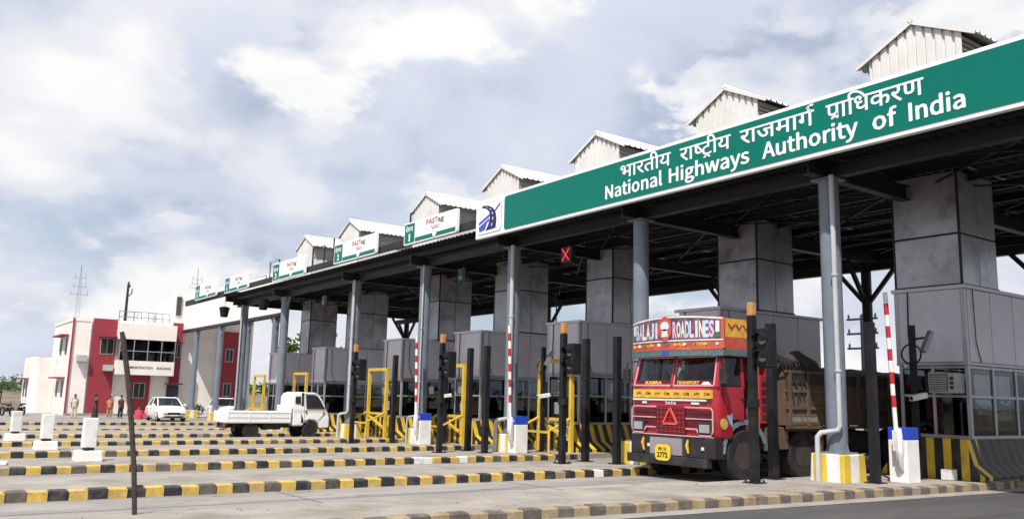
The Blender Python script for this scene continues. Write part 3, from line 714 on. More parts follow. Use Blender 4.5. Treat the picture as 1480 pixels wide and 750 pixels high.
# ------------------------------------------------------------------ toll booths
WHERE = ['on the nearest island, right of the truck', 'on the island behind the red truck', 'on the island under the logo panel', 'on the fourth island from the road',
         'on the narrow island beside the pickup cab', 'on the wide island behind the white pickup', 'on the farthest island under the roof']
BX = [17.2, 16.6, 16.3, 16.1, 15.9, 15.9, 15.9]
BY = [(8.5, 9.95), (14.25, 15.7), (19.35, 20.85), (24.3, 25.95), (29.55, 31.05), (36.9, 38.4), (42.7, 44.1)]
SXF = [17.2, 18.0, 17.75, 17.35, 17.4, 17.45, 17.45]
SY = [(8.52, 9.92), (14.2, 15.5), (19.5, 20.75), (24.2, 25.4), (29.4, 30.6), (36.9, 38.2), (42.8, 44.0)]
booths = []
for i in range(7):
    bx, (y0, y1) = BX[i], BY[i]
    zb = zg(y0) + IH; ln = 5.0 if i == 0 else 4.2
    t = thing('toll_booth', 'grey panelled toll booth with striped base ' + WHERE[i], 'toll booth', (bx, y0, zb), 0, 'toll booths on the islands')
    wd = y1 - y0
    # striped concrete base, flared at the foot along both sides
    prof = [(-.30, 0), (-.30, .08), (-.12, .30), (-.03, .78), (wd + .03, .78), (wd + .12, .30), (wd + .30, .08), (wd + .30, 0)]
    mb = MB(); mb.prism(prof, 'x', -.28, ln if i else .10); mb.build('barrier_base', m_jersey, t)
    if i == 0: mb = MB(); mb.prism(prof, 'x', .103, ln); mb.build('barrier_base', m_jersey_shade, t)
    MB().box(0, ln, 0, wd, .782, .84).build('sill', m_alu, t)
    H1, H2 = 2.23, 3.80
    nb = 5 if i == 0 else 4
    xs = [0.06 + (ln - .12) * q / nb for q in range(nb + 1)]
    fr = MB()
    for x in xs:
        for yy in (.04, wd - .04): fr.box(x - .035, x + .035, yy - .035, yy + .035, .84, H1)
    for yy in (wd / 2,): fr.box(.02, .06, yy - .03, yy + .03, .84, H1)
    for z in (1.58, 2.16):
        for yy in (.035, wd - .035): fr.box(.1, ln - .1, yy - .02, yy + .02, z, z + .05)
        fr.box(.03, .08, .08, wd - .08, z + .004, z + .054)
    fr.build('window_frame', m_alu, t)
    for q in range(nb):
        for z0, z1 in ((.845, 1.58), (1.63, 2.16)):
            MB().box(xs[q] + .04, xs[q + 1] - .04, .03, .042, z0, z1).build('pane', m_glass, t)
    for z0, z1 in ((.845, 1.58), (1.634, 2.164)):
        MB().box(.045, .055, .08, wd / 2 - .03, z0, z1).build('pane', m_glass, t)
        MB().box(.045, .055, wd / 2 + .03, wd - .08, z0, z1).build('pane', m_glass, t)
    # upper panels, dark joints recessed between them
    MB().box(.03, ln - .03, .03, wd - .03, H1, H2 - .01).build('upper_core', m_joint, t)
    MB().box(-.012, .028, .07, wd - .07, H1 + .06, H2 - .05).build('panel', m_acp, t, bevel=.006)
    for q in range(nb):
        MB().box(xs[q] + (.045 if q == 0 else .012), xs[q + 1] - .012, -.012, .028, H1 + .06, H2 - .05).build('panel', m_acp, t, bevel=.006)
        MB().box(xs[q] + .012, xs[q + 1] - .012, wd - .028, wd + .012, H1 + .06, H2 - .05).build('panel', m_acp, t, bevel=.006)
    tr = MB()
    for yy in (.03, wd - .03): tr.box(-.02, .07, yy - .045, yy + .045, H1, H2 - .05)
    tr.box(-.022, ln, -.022, .0, H1 - .005, H1 + .05); tr.box(-.022, .0, .001, wd + .02, H1 - .005, H1 + .05)
    tr.build('corner_trim', m_alu, t)
    MB().box(-.06, ln + .03, -.06, wd + .06, H2 - .045, H2 + .03).build('roof_cap', m_acp, t, bevel=.01)
    # inside: desk, screen, back wall
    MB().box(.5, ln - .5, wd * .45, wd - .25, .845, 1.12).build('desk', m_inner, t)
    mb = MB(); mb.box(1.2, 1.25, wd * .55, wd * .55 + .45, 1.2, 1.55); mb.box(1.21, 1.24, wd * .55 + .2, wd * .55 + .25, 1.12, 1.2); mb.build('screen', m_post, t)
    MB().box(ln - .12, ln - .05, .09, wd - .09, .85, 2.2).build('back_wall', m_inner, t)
    if i in (0, 2, 3, 4):
        a0, a1 = (.10, .66) if i == 0 else (wd * .30, wd * .30 + .5)
        ac = MB().box(-.30, .04, a0, a1, 1.66, 2.06).build('ac_unit', m_acs, t, bevel=.015)
        mb = MB()
        for q in range(9): mb.box(-.312, -.299, a0 + .17, a1 - .04, 1.70 + q * .036, 1.718 + q * .036)
        mb.build('grille', m_acs, ac)
        MB().box(-.306, -.2985, a0 + .16, a1 - .03, 1.69, 2.03).build('grille_recess', m_joint, ac)
        mb = MB()
        for q in range(3): mb.box(-.308, -.299, a0 + .05, a0 + .12, 1.74 + q * .09, 1.80 + q * .09)
        mb.build('vent', m_joint, ac)
    if i == 0:
        MB().box(2.35, 2.75, .012, .022, 1.02, 1.50).build('notice', m_signw, t)
        mb = MB(); mb.box(1.75, 2.05, wd * .4, wd * .55, .9, 1.25); mb.build('carton', mat('grey carton', (.3, .3, .3)), t)
    if i in (1, 2, 3, 4):
        MB().box(.030, .040, wd * .62, wd * .62 + .24, 1.05, 1.40).build('notice', m_signw, t)
        MB().box(xs[1] + .2, xs[1] + .42, .018, .028, 1.70, 2.0).build('notice', m_whtd, t)
    mb = MB(); mb.tube([(-.03, wd * .8, H2), (-.035, wd * .8 + .02, 2.9), (-.03, wd * .79, 2.3), (-.02, wd * .82, .9)], .014, 5); mb.tube([(.3, -.03, H2), (.32, -.035, 2.7), (.5, -.03, 2.28)], .010, 5); mb.build('cable', m_post, t)
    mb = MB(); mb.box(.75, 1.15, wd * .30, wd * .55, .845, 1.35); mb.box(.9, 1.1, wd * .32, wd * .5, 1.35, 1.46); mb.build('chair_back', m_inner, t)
    # service shaft rising from the booth to the roof monitor
    sx, (a, b) = SXF[i] - bx, (SY[i][0] - y0, SY[i][1] - y0)
    zt = 6.33 - zb; sd = 1.55
    sh = MB().box(sx + .03, sx + sd - .03, a + .03, b - .03, H2 + .031, zt).build('service_shaft', m_joint, t)
    zm = 5.02 - zb if i == 0 else 5.25 - zb
    for z0, z1 in ((H2 + .06, zm - .02), (zm + .02, zt)):
        for u0, u1 in ((a, b),):
            MB().box(sx, sx + .028, u0 + .02, u1 - .02, z0, z1).build('panel', m_shaft, sh, bevel=.006)
        for u0, u1 in ((sx + .02, sx + sd * .5 - .012), (sx + sd * .5 + .012, sx + sd - .02)):
            MB().box(u0, u1, a, a + .028, z0, z1).build('panel', m_shaft, sh, bevel=.006)
            MB().box(u0, u1, b - .028, b, z0, z1).build('panel', m_shaft, sh, bevel=.006)
    mb = MB()
    for yy in (a, b): mb.box(sx - .012, sx + .03, yy - .02, yy + .02, H2 + .031, zt)
    mb.box(sx - .02, sx + sd, a - .02, a, H2 + .031, H2 + .06); mb.box(sx - .02, sx, a + .001, b + .02, H2 + .031, H2 + .06)
    mb.build('edge_trim', m_dark, sh)
    booths.append(t)
# long barrier running on from the nearest booth along the road
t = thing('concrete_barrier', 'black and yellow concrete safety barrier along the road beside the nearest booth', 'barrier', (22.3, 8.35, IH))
mb = MB(); mb.prism([(-.15, -.13), (-.15, .05), (.02, .28), (.09, .80), (.31, .80), (.38, .28), (.55, .05), (.55, -.13)], 'x', 0, 8.0); mb.build('barrier_body', m_jersey_shade, t)

# ------------------------------------------------------------------ island furniture
def make_boom():
    t = thing('boom_barrier', '', 'boom barrier', (0, 0, 0), 0, 'raised boom barriers on the islands')
    MB().box(-.21, .21, -.18, .18, 0, .775).build('cabinet', m_wht, t, bevel=.012)
    MB().box(-.212, .212, -.182, .182, .776, 1.0).build('blue_band', m_blue, t, bevel=.012)
    p0, p1 = Vector((-.30, -.05, .62)), Vector((-.36, .02, 3.50))
    b = MB().tube([p0, p1], .042, 10).build('boom', m_wht, t, smooth=True)
    for k in range(5):
        a = .26 + k * .148
        MB().tube([p0.lerp(p1, a), p0.lerp(p1, a + .074)], .0445, 10).build('red_band', m_red, b, smooth=True)
    mb = MB(); mb.tube([(-.212, -.05, .86), (-.36, -.05, .86)], .06, 10); mb.box(-.37, -.24, -.10, 0, .58, .95); mb.build('pivot', m_whtd, t)
    mb = MB().tube([(-.30, -.09, .98), (-.35, -.12, .6), (-.28, -.08, .34), (-.22, -.10, .22)], [.05, .075, .06, .02], 7); mb.build('wrapping', m_whtd, t, smooth=True)
    return t
def make_amber():
    t = thing('signal_post', '', 'signal post', (0, 0, 0), 0, 'black signal posts with amber lamps')
    MB().box(-.066, .066, -.066, .066, .02, 2.95).build('post', m_post, t, bevel=.01)
    mb = MB().box(-.15, .15, -.15, .15, 0, .02)
    for sx in (-1, 1):
        for sy in (-1, 1): mb.tube([(sx * .11, sy * .11, .02), (sx * .11, sy * .11, .06)], .018, 6)
    mb.build('base_plate', m_dark, t)
    MB().box(-.062, .062, -.062, .062, 2.951, 3.20).build('amber_lamp', m_amber, t, bevel=.02)
    MB().tube([(0, 0, 1.32), (0, 0, 1.46)], .115, 10).build('clamp', m_post, t)
    h = MB().box(-.02, .24, -.36, -.12, 2.02, 2.72).build('signal_head', m_post, t, bevel=.02)
    for z in (2.22, 2.53):
        MB().tube([(-.028, -.24, z), (-.015, -.24, z)], .10, 14).build('lens', m_lensd, h)
        mb = MB(); n = 12
        ring = lambda x, r: [(x, -.24 + r * math.cos(R(-20 + 220 * j / n)), z + r * math.sin(R(-20 + 220 * j / n))) for j in range(n + 1)]
        mb.loft([ring(-.02, .115), ring(-.19, .11), ring(-.19, .10), ring(-.02, .105)], caps=False, closed=False)
        mb.build('visor', m_post, h)
    mb = MB(); mb.box(-.0, .06, -.12, -.076, 2.3, 2.36); mb.build('bracket', m_dark, t)
    return t
def make_post():
    t = thing('steel_post', '', 'post', (0, 0, 0), 0, 'plain black steel posts on the islands')
    MB().box(-.075, .075, -.075, .075, .02, 2.92).build('post', m_post, t, bevel=.01)
    MB().box(-.15, .15, -.15, .15, 0, .02).build('base_plate', m_dark, t)
    return t
def make_frame():
    t = thing('yellow_frame', '', 'pipe frame', (0, 0, 0), 0, 'yellow pipe frames on the islands')
    yy = (-.74, .74)
    for y in yy: MB().bar((0, y, 0), (0, y, 2.55), .11).build('upright', m_yelp, t)
    MB().bar((0, -.795, 2.605), (0, .795, 2.605), .11).build('top_bar', m_yelp, t)
    MB().bar((0, -.684, .92), (0, .684, .92), .085).build('middle_rail', m_yelp, t)
    MB().bar((0, -.684, .36), (0, .684, .84), .075).build('diagonal_rail', m_yelp, t)
    for y in yy:
        mb = MB(); mb.tube([(-.058, y, .95), (-.80, y, .62), (-.80, y, 0)], .036, 6); mb.build('brace', m_yelp, t)
    MB().bar((-.80, -.70, .58), (-.80, .70, .58), .06).build('front_rail', m_yelp, t)
    return t
def make_campole():
    t = thing('camera_pole', '', 'camera pole', (0, 0, 0), 0, 'camera poles beside the booths')
    MB().box(-.05, .05, -.05, .05, .02, 3.0).build('pole', m_post, t)
    MB().box(-.12, .12, -.12, .12, 0, .02).build('base_plate', m_dark, t)
    mb = MB(); mb.tube([(-.06, .20 * math.cos(2 * math.pi * j / 16), 2.42 + .20 * math.sin(2 * math.pi * j / 16)) for j in range(17)], .018, 5, caps=False); mb.build('cable_coil', m_post, t)
    mb = MB(); mb.bar((0, -.05, 2.72), (-.02, -.26, 2.74), .04); mb.build('arm', m_post, t)
    MB().bar((-.16, -.30, 2.46), (.06, -.36, 2.86), .10, .09).build('floodlight', m_lensd, t)
    c = MB().bar((-.24, -.06, 1.55), (.14, -.14, 1.62), .12, .11).build('camera', m_whtd, t, bevel=.01)
    MB().tube([(-.25, -.058, 1.548), (-.24, -.06, 1.55)], .04, 8).build('lens', m_post, c)
    return t
def place(proto, x, y, label, first, rz=0, dz=0):
    o = proto if first else dup(proto)
    o.location = (x, y, zg(y) + IH + dz); o['label'] = label; o.rotation_euler = (0, 0, rz); return o
SH = ['on the nearest island, by the road', 'on the island behind the red truck', 'on the island under the logo panel', 'on the fourth island from the road', 'on the narrow island beside the pickup cab', 'on the wide island behind the white pickup', 'on the farthest island']
boom = make_boom(); amber = make_amber(); post = make_post(); frame = make_frame(); pole = make_campole()
BOOM = [(15.35, 8.85), (15.2, 14.0), (14.2, 19.45), (14.15, 24.65)]
for k, (x, y) in enumerate(BOOM): place(boom, x, y, 'blue-topped white boom barrier with raised boom, ' + SH[k], k == 0)
AMB = [(12.50, 10.0), (12.52, 15.42), (12.15, 20.25), (12.25, 25.98)]
for k, (x, y) in enumerate(AMB): place(amber, x, y, 'amber-topped black signal post ' + SH[k], k == 0)
PB = [(13.58, 10.42, 0, 'left of the column'), (14.63, 9.0, 0, 'right of the column'), (13.58, 15.85, 1, 'left one'), (13.65, 14.82, 1, 'right one'), (13.5, 20.92, 2, 'left one'), (13.3, 19.75, 2, 'right one'), (13.7, 25.9, 3, 'in front of the yellow frame')]
for k, (x, y, i, d) in enumerate(PB): place(post, x, y, 'plain black post %s, %s' % (SH[i], d), k == 0)
FR = [(15.75, 19.75, 2), (15.5, 25.1, 3), (15.3, 30.3, 4), (15.2, 38.0, 5), (15.2, 43.5, 6)]
for k, (x, y, i) in enumerate(FR): place(frame, x, y, 'yellow pipe frame before the booth ' + SH[i], k == 0)
CP = [(16.45, 9.2, 0), (15.4, 19.9, 2), (15.3, 25.2, 3)]
for k, (x, y, i) in enumerate(CP): place(pole, x, y, 'black camera pole with floodlight ' + SH[i], k == 0)
o = MB().tube([(0, 0, 0), (0, 0, .48), (0, 0, .50)], [.085, .085, .06], 14).build('bollard', m_wht, smooth=True, loc=(14.35, 15.1, zg(15.1) + IH))
tag(o, 'short round white bollard beside the truck bumper', 'bollard')
o = MB().box(-.12, .12, -.1, .1, 0, .2).build('junction_box', m_whtd, loc=(17.15 - .42, 8.75, IH), bevel=.01); tag(o, 'small grey box on the ground before the nearest booth', 'box')
# small grey cabinet with cables inside the third island's frame
t = thing('cable_cabinet', 'small white cabinet with loose cables under the yellow frame by the logo panel', 'cabinet', (15.95, 19.6, zg(19.6) + IH))
MB().box(-.1, .1, -.22, .22, .42, .74).build('cabinet_body', m_wht, t, bevel=.01)
mb = MB()
for q in range(6):
    a = rnd.uniform(-.2, .2); mb.tube([(-.02, a, .42), (-.1 + rnd.uniform(-.1, .1), a + rnd.uniform(-.2, .2), .2), (-.05, a + rnd.uniform(-.25, .25), .02)], .012, 5)
mb.build('cable', m_post, t)

# white concrete pillars on the left ends of the islands
WP = [(3.40, 19.8, 'nearest of three, beside the leaning iron rod'), (3.22, 24.5, 'middle one of three'), (3.08, 29.9, 'farthest of three, leftmost')]
t0 = None
for k, (x, y, d) in enumerate(WP):
    if t0 is None:
        t0 = thing('concrete_pillar', '', 'pillar', (0, 0, 0), 0, 'white pillars on the island ends')
        mb = MB(); mb.hexa([(-.25, -.25, 0), (.25, -.25, 0), (.25, .25, 0), (-.25, .25, 0), (-.23, -.23, .22), (.23, -.23, .22), (.23, .23, .22), (-.23, .23, .22)]); mb.build('base_block', m_wht, t0, bevel=.015)
        MB().box(-.13, .13, -.13, .13, .28, .88).build('shaft', m_whtd, t0, bevel=.012)
        mb = MB(); mb.box(-.10, .10, -.10, .10, .221, .28); mb.tube([(-.05, -.10, .25), (-.05, -.17, .25)], .03, 8); mb.build('bolt_joint', m_dark, t0)
        o = t0
    else: o = dup(t0)
    o.location = (x, y, zg(y) + IH); o['label'] = 'short white square pillar on a white base block, ' + d; o.rotation_euler = (0, 0, .05 * k)
mb = MB(); mb.prism([(-.55, -.2), (.28, -.26), (.34, .1), (.1, .3), (-.5, .28)], 'z', 0, .06)
o = mb.build('base_slab', m_wht, loc=(1.60, 19.3, zg(19.3) + IH), bevel=.015); tag(o, 'low broken white slab on an island at the left edge', 'slab')
# leaning iron rod on the nearest island
t = thing('iron_rod', 'leaning rusty black iron rod on the nearest island, left of the road', 'rod', (2.33, 10.42, zg(10.4) + IH))
m_rust = mat('rusty iron', (.045, .036, .032), .8, scale=9, var=.4, dirt=(.11, .06, .035), dirt_amt=.6, dscale=6, bump=.3)
MB().tube([(.0, 0, 0), (-.05, 0, .5), (-.12, .01, 1.0), (-.20, .02, 1.5), (-.29, .03, 1.95), (-.31, .03, 2.02)], [.027, .029, .029, .030, .031, .024], 8).build('rod', m_rust, t, smooth=True)
mb = MB(); mb.box(-.01, .06, -.02, .02, .26, .32); mb.build('lug', m_rust, t)

# ------------------------------------------------------------------ wheels
def wheel_mesh(r, wd, rr, mrim, name='wheel', n=20, nuts=8):
    """axis along y; tyre with rim dish as one child mesh each"""
    def mk(parent, loc):
        prof = [(rr, -wd * .42), (r * .93, -wd * .5), (r, -wd * .36), (r, wd * .36), (r * .93, wd * .5), (rr, wd * .42)]
        mb = MB(); mb.loft([[(a * math.cos(2 * math.pi * j / n), y, a * math.sin(2 * math.pi * j / n)) for j in range(n)] for a, y in prof], caps=False)
        w_ = mb.build(name, m_rubber, parent, smooth=True, loc=loc)
        mb = MB(); mb.loft([[(a * math.cos(2 * math.pi * j / n), y, a * math.sin(2 * math.pi * j / n)) for j in range(n)] for a, y in ((rr * 1.01, -wd * .43), (rr * .86, -wd * .40), (rr * .8, -wd * .25), (rr * .45, -wd * .2), (rr * .4, -wd * .36), (rr * .12, -wd * .38))])
        for q in range(nuts):
            a = 2 * math.pi * q / nuts; c = (rr * .62 * math.cos(a), -wd * .22, rr * .62 * math.sin(a))
            mb.tube([c, (c[0], -wd * .30, c[2])], rr * .06, 5)
        mb.loft([[(a * math.cos(2 * math.pi * j / n), y, a * math.sin(2 * math.pi * j / n)) for j in range(n)] for a, y in ((rr * 1.01, wd * .40), (rr * .5, wd * .3), (rr * .1, wd * .3))])
        mb.build('rim', mrim, w_, smooth=True)
        return w_
    return mk

# ------------------------------------------------------------------ the red truck
m_tred = mat('truck red paint', (.36, .012, .028), .32, scale=2.5, var=.2, dirt=(.19, .07, .055), dirt_amt=.75, dscale=2.6, coat=.25)
m_tdred = mat('truck dark red mesh', (.085, .006, .012), .5, scale=6, var=.25)
m_tora = mat('truck orange paint', (.46, .075, .045), .42, scale=5, var=.3, dirt=(.42, .22, .16), dirt_amt=.6)
m_tyel = mat('truck yellow paint', (.66, .40, .05), .42, scale=8, var=.25, dirt=(.45, .12, .05), dirt_amt=.6, dscale=7)
m_tpink = mat('truck pink trim', (.62, .33, .36), .4, var=.2)
m_tnavy = mat('truck name field', (.10, .075, .13), .45, scale=7, var=.6, dirt=(.34, .10, .08), dirt_amt=.8, dscale=5)
m_tteal = mat('truck teal fringe', (.05, .15, .15), .6, scale=30, var=.6, dirt=(.30, .09, .07), dirt_amt=.7, dscale=14)
m_tlet = mat('truck lettering', (.66, .68, .70), .45, scale=6, var=.2, dirt=(.30, .22, .42), dirt_amt=.6, dscale=5)
m_tbrown = mat('dusty truck body', (.115, .072, .048), .8, scale=2, var=.3, dirt=(.15, .115, .09), dirt_amt=.6, dscale=1.8, bump=.2)
m_tarp = mat('black tarpaulin', (.03, .028, .03), .75, scale=3, var=.4, bump=.5, bscale=6)
m_tarpg = mat('grey tarpaulin', (.042, .040, .040), .85, scale=4, var=.35, bump=.6, bscale=8)
m_rope = mat('old rope', (.035, .032, .028), .9, scale=10, var=.4)
m_chass = mat('chassis black', (.018, .017, .018), .6, scale=4, var=.3, dirt=(.07, .055, .045), dirt_amt=.6, dscale=2)
m_plate = mat('yellow number plate', (.72, .50, .03), .45, var=.1)
m_gold = mat('gold reflector', (.62, .44, .12), .3, metal=.3, var=.2)
m_seat = mat('cab seat cloth', (.10, .05, .05), .9)
TX, TY = 13.0, 12.45
truck = thing('lorry', 'red painted lorry with decorated crown board waiting in the nearest toll lane', 'lorry', (TX, TY, zg(TY) + 0.0))
def cabring(x0, x1, hw, z, r=.13, n=4):
    pts = [(x1, -hw, z)]
    for j in range(n + 1):
        a = R(90 * j / n); pts.append((x0 + r - r * math.sin(a), -hw + r - r * math.cos(a) , z))
    for yy in (-.6, 0, .6): pts.append((x0 - .03 * (1 - (yy / 1.2) ** 2), yy, z))
    for j in range(n + 1):
        a = R(90 - 90 * j / n); pts.append((x0 + r - r * math.sin(a), hw - r + r * math.cos(a), z))
    pts.append((x1, hw, z)); return pts
mb = MB(); mb.loft([cabring(.03, .42, 1.17, .86), cabring(0, .42, 1.2, .92), cabring(0, .42, 1.2, 1.6), cabring(.02, .42, 1.2, 1.86)])
cab = mb.build('cab', m_tred, truck, smooth=True)
mb = MB(); mb.box(.10, 1.72, -1.13, 1.13, 2.46, 2.53); mb.build('cab_roof', m_tred, truck, bevel=.02)
for p_, q_, a, b in [((.05, s * 1.15, 1.84), (.20, s * 1.08, 2.48), .09, .11) for s in (-1, 1)] + [((.78, s * 1.16, 1.84), (.80, s * 1.10, 2.48), .07, .07) for s in (-1, 1)] + [((-.015, 0, 1.85), (.13, 0, 2.47), .05, .05)]:
    MB().bar(p_, q_, a, b).build('window_pillar', m_tred, cab)
mb = MB()
for y0, y1 in ((-1.10, -.03), (.03, 1.10)): mb.add([(.012, y0, 1.87), (.012, y1, 1.87), (.155, y1 * .97, 2.46), (.155, y0 * .97, 2.46)], [(0, 1, 2, 3)])
mb.build('windscreen', m_vglass, cab, fix=False)
mb = MB()
for y0, y1 in ((-1.11, -.03), (.03, 1.11)):
    mb.bar((.0, y0, 1.875), (.0, y1, 1.875), .025, .035); mb.bar((.15, y0 * .97, 2.455), (.15, y1 * .97, 2.455), .025, .03)
    for yy in (y0, y1): mb.bar((.0, yy, 1.875), (.15, yy * .97, 2.455), .022, .022)
mb.build('windscreen_trim', m_tpink, cab)
# rest of the cab: back wall, far side, near side with dark open doorway, floor, seats
mb = MB(); mb.box(1.66, 1.72, -1.13, 1.13, .95, 2.46); mb.box(.421, 1.66, 1.10, 1.16, .95, 1.86); mb.box(.43, 1.66, -1.1, 1.1, .90, .95)
mb.build('cab_rear', m_tred, truck)
mb = MB(); mb.box(.421, .80, -1.19, -1.14, 1.22, 1.86); d = mb.build('door', m_tred, truck, bevel=.012)
MB().box(.70, .78, -1.215, -1.191, 1.60, 1.64).build('handle', m_chass, d)
mb = MB(); mb.add([(.20, -1.15, 1.88), (.74, -1.165, 1.88), (.76, -1.115, 2.45), (.27, -1.10, 2.45)], [(0, 1, 2, 3)]); mb.build('pane', m_vglass, d, fix=False)
mb = MB(); mb.box(1.18, 1.30, -1.17, -1.11, 1.0, 2.46); mb.build('door_post', m_tora, truck)
mb = MB(); mb.box(1.31, 1.75, -1.18, -1.12, 1.15, 2.12); lp_ = mb.build('side_panel', m_tred, truck, bevel=.01)
mb = MB()
for q in range(5): mb.box(1.36, 1.70, -1.20, -1.181, 1.25 + q * .17, 1.33 + q * .17)
mb.build('vent', m_chass, lp_)
for a, b in ((-.9, -.25), (.25, .9)):
    mb = MB(); mb.prism([(.75, .95), (1.42, .95), (1.42, 2.0), (1.28, 2.0), (1.22, 1.35), (.75, 1.35)], 'y', a, b); mb.build('seat', m_seat, truck, bevel=.04)
mb = MB(); mb.box(.2, .42, -1.05, 1.05, 1.5, 1.80); mb.build('dashboard', m_chass, truck)
mb = MB(); mb.tube([(.5 + .06 * math.sin(2 * math.pi * j / 14), -.55 + .22 * math.cos(2 * math.pi * j / 14), 1.88 + .2 * math.sin(2 * math.pi * j / 14)) for j in range(15)], .018, 5, caps=False); mb.build('steering_wheel', m_chass, truck)
for yy, zz, s, m in ((.30, 2.03, .07, m_gold), (-.14, 2.05, .09, m_gold), (.36, 1.98, .05, m_whtd)):
    mb = MB(); mb.loft([[(.16 + r * math.cos(2 * math.pi * j / 8), yy + r * math.sin(2 * math.pi * j / 8), zz + z) for j in range(8)] for r, z in ((s * .6, -.12), (s, -.02), (s * .8, .08), (s * .3, .14))]); mb.build('dashboard_ornament', m, truck, smooth=True)
mb = MB()
for q in range(9):
    y = .95 - q * .235
    mb.tube([(.20, y, 2.44), (.17, y - .05, 2.36 - .03 * (q % 2)), (.18, y - .12, 2.40), (.2, y - .2, 2.44)], .016, 5)
mb.build('garland', m_tyel, truck)
# front decoration (x just ahead of the face)
F = -.045
cxq = lambda y: -.14 + .26 * (y / 1.28) ** 2
def fbox(y0, y1, z0, z1, d=.02): return MB().box(F - d, F + .05, min(y0, y1), max(y0, y1), z0, z1)
band = fbox(-1.08, 1.08, 1.62, 1.79).build('painted_band', m_tyel, cab)
for q in range(8):
    y = .98 - q * .27; s_ = 'OM' if q % 2 else 'JAI'; mb = MB()
    vs, fs = text_mb(s_, .02); put_text(mb, vs, fs, -(y), -(y - .15), 1.675, 1.735, lambda u, v: (F - .024, -u, v)); mb.build('band_lettering', m_tdred, band, fix=False)
fbox(-.95, 1.10, 1.565, 1.600, .012).build('white_stripe', m_whtd, cab)
mb = MB(); vs, fs = text_mb('TATA', .03); put_text(mb, vs, fs, -.16, .16, 1.485, 1.545, lambda u, v: (F - .006, -u, v)); mb.build('maker_lettering', m_whtd, cab, fix=False)
for ya, yb in ((.82, .70), (-.56, -.76)): fbox(ya, yb, 1.50, 1.54, .006).build('name_badge', m_whtd, cab)
g = fbox(-.40, .40, .90, 1.44, .006).build('grille', m_tdred, cab)
mb = MB()
for q in range(6): mb.box(F - .018, F, -.39, .39, .94 + q * .092, .956 + q * .092)
for q in range(7): mb.box(F - .016, F, -.37 + q * .122, -.358 + q * .122, .91, 1.43)
mb.build('grille_bar', m_tred, g)
mb = MB()
T_ = [(.20, 1.10), (-.20, 1.10), (0, 1.42)]
for (a, b), (c, d) in zip(T_, T_[1:] + T_[:1]): mb.bar((F - .026, a, b), (F - .026, c, d), .02, .035)
mb.build('warning_triangle', mat('triangle red', (.75, .09, .06), .35), g)
for s in (1, -1):
    mb = MB()
    for z0 in (1.02, 1.13, 1.24, 1.33): mb.box(F - .004, F + .02, *sorted((s * .42, s * 1.05)), z0, z0 + .06)
    mb.build('side_grille', m_tdred, cab)
    mb = MB()
    P = [(.40, 1.44), (1.06, 1.44), (1.12, 1.38), (1.12, .98), (1.06, .90), (.78, .90), (.70, 1.02), (.42, 1.02)]
    for (a, b), (c, d) in zip(P, P[1:]): mb.bar((F - .012, s * a, b), (F - .012, s * c, d), .02, .025)
    mb.bar((F - .012, s * .42, 1.22), (F - .012, s * 1.10, 1.22), .02, .022)
    mb.build('grille_trim', m_tpink, cab)
    h = MB().box(F - .03, F + .03, *sorted((s * .74, s * 1.10)), .915, 1.16).build('headlight', m_chass, cab, bevel=.02)
    MB().box(F - .040, F - .028, *sorted((s * .79, s * 1.05)), .955, 1.115).build('lens', m_chrome, h, bevel=.01)
fbox(-1.1, 1.12, .865, .885, .012).build('lower_trim', m_tpink, cab)
# wiper strip and bottom-of-screen lettering
vz = lambda u, v: (.012 + (v - 1.87) * .243 - .012, -u, v)
mb = MB(); mb.add([vz(-1.08, 1.885), vz(-.05, 1.885), vz(-.05, 1.98), vz(-1.08, 1.98), vz(.05, 1.885), vz(1.08, 1.885), vz(1.08, 1.98), vz(.05, 1.98)], [(0, 1, 2, 3), (4, 5, 6, 7)])
mb.build('screen_sticker', m_tdred, cab, fix=False)
mb = MB(); vz2 = lambda u, v: (vz(u, v)[0] - .006, -u, v)
m_stk = mat('sticker lettering', (.75, .42, .08), .5)
for s_, a, b in (('KABRA', -.78, -.30), ('TRANSPORT', .12, .72)):
    mb = MB(); vs, fs = text_mb(s_, .03); put_text(mb, vs, fs, a, b, 1.90, 1.965, vz2); mb.build('screen_lettering', m_stk, cab, fix=False)
mb = MB(); mb.add([vz2(.78, 1.895), vz2(1.04, 1.895), vz2(.96, 1.95), vz2(.84, 1.95)], [(0, 1, 2, 3)]); mb.build('car_sticker', m_whtd, cab, fix=False)
# bumper, plate
mb = MB(); mb.box(-.12, .05, -1.0, 1.22, .28, .46); mb.box(-.05, .30, -1.16, 1.16, .461, .855); bu = mb.build('bumper', m_chass, truck, bevel=.015)
MB().box(-.075, -.052, -.32, .57, .48, .815).build('plate_panel', mat('dull white panel', (.26, .23, .25), .5, var=.15), bu)
mb = MB(); mb.prism(rrect(-.06, .36, .36, .68, .10), 'x', -.14, -.122); pl = mb.build('number_plate', m_plate, bu)
mb = MB(); vs, fs = text_mb('2772', .04); put_text(mb, vs, fs, -.30, .0, .42, .53, lambda u, v: (-.143, -u, v)); vs, fs = text_mb('MH 26', .03); put_text(mb, vs, fs, -.26, -.04, .56, .63, lambda u, v: (-.143, -u, v)); mb.build('plate_number', m_chass, pl, fix=False)
for yy in (.74, -.50):
    mb = MB(); mb.tube([(-.09, yy, .80), (-.10, yy + .02, .68), (-.09, yy - .01, .54)], [.02, .035, .02], 6); mb.build('tassel', m_tyel, bu)
for yy in (-.86, .62):
    MB().box(-.07, -.052, yy - .03, yy + .03, .62, .68).build('reflector', m_whtd, bu)
for q in range(11):   # hand painted petals and dots along the crown
    y = 1.15 - q * .23
    mb = MB(); mb.add([(cxq(y) - .010, y + .06 * math.cos(j * 1.047), 2.70 + (.045 if j % 2 else .02) * math.sin(j * 1.047)) for j in range(6)], [tuple(range(6))]); mb.build('painted_petal', (m_tyel, m_tlet, m_tteal)[q % 3], truck, fix=False)
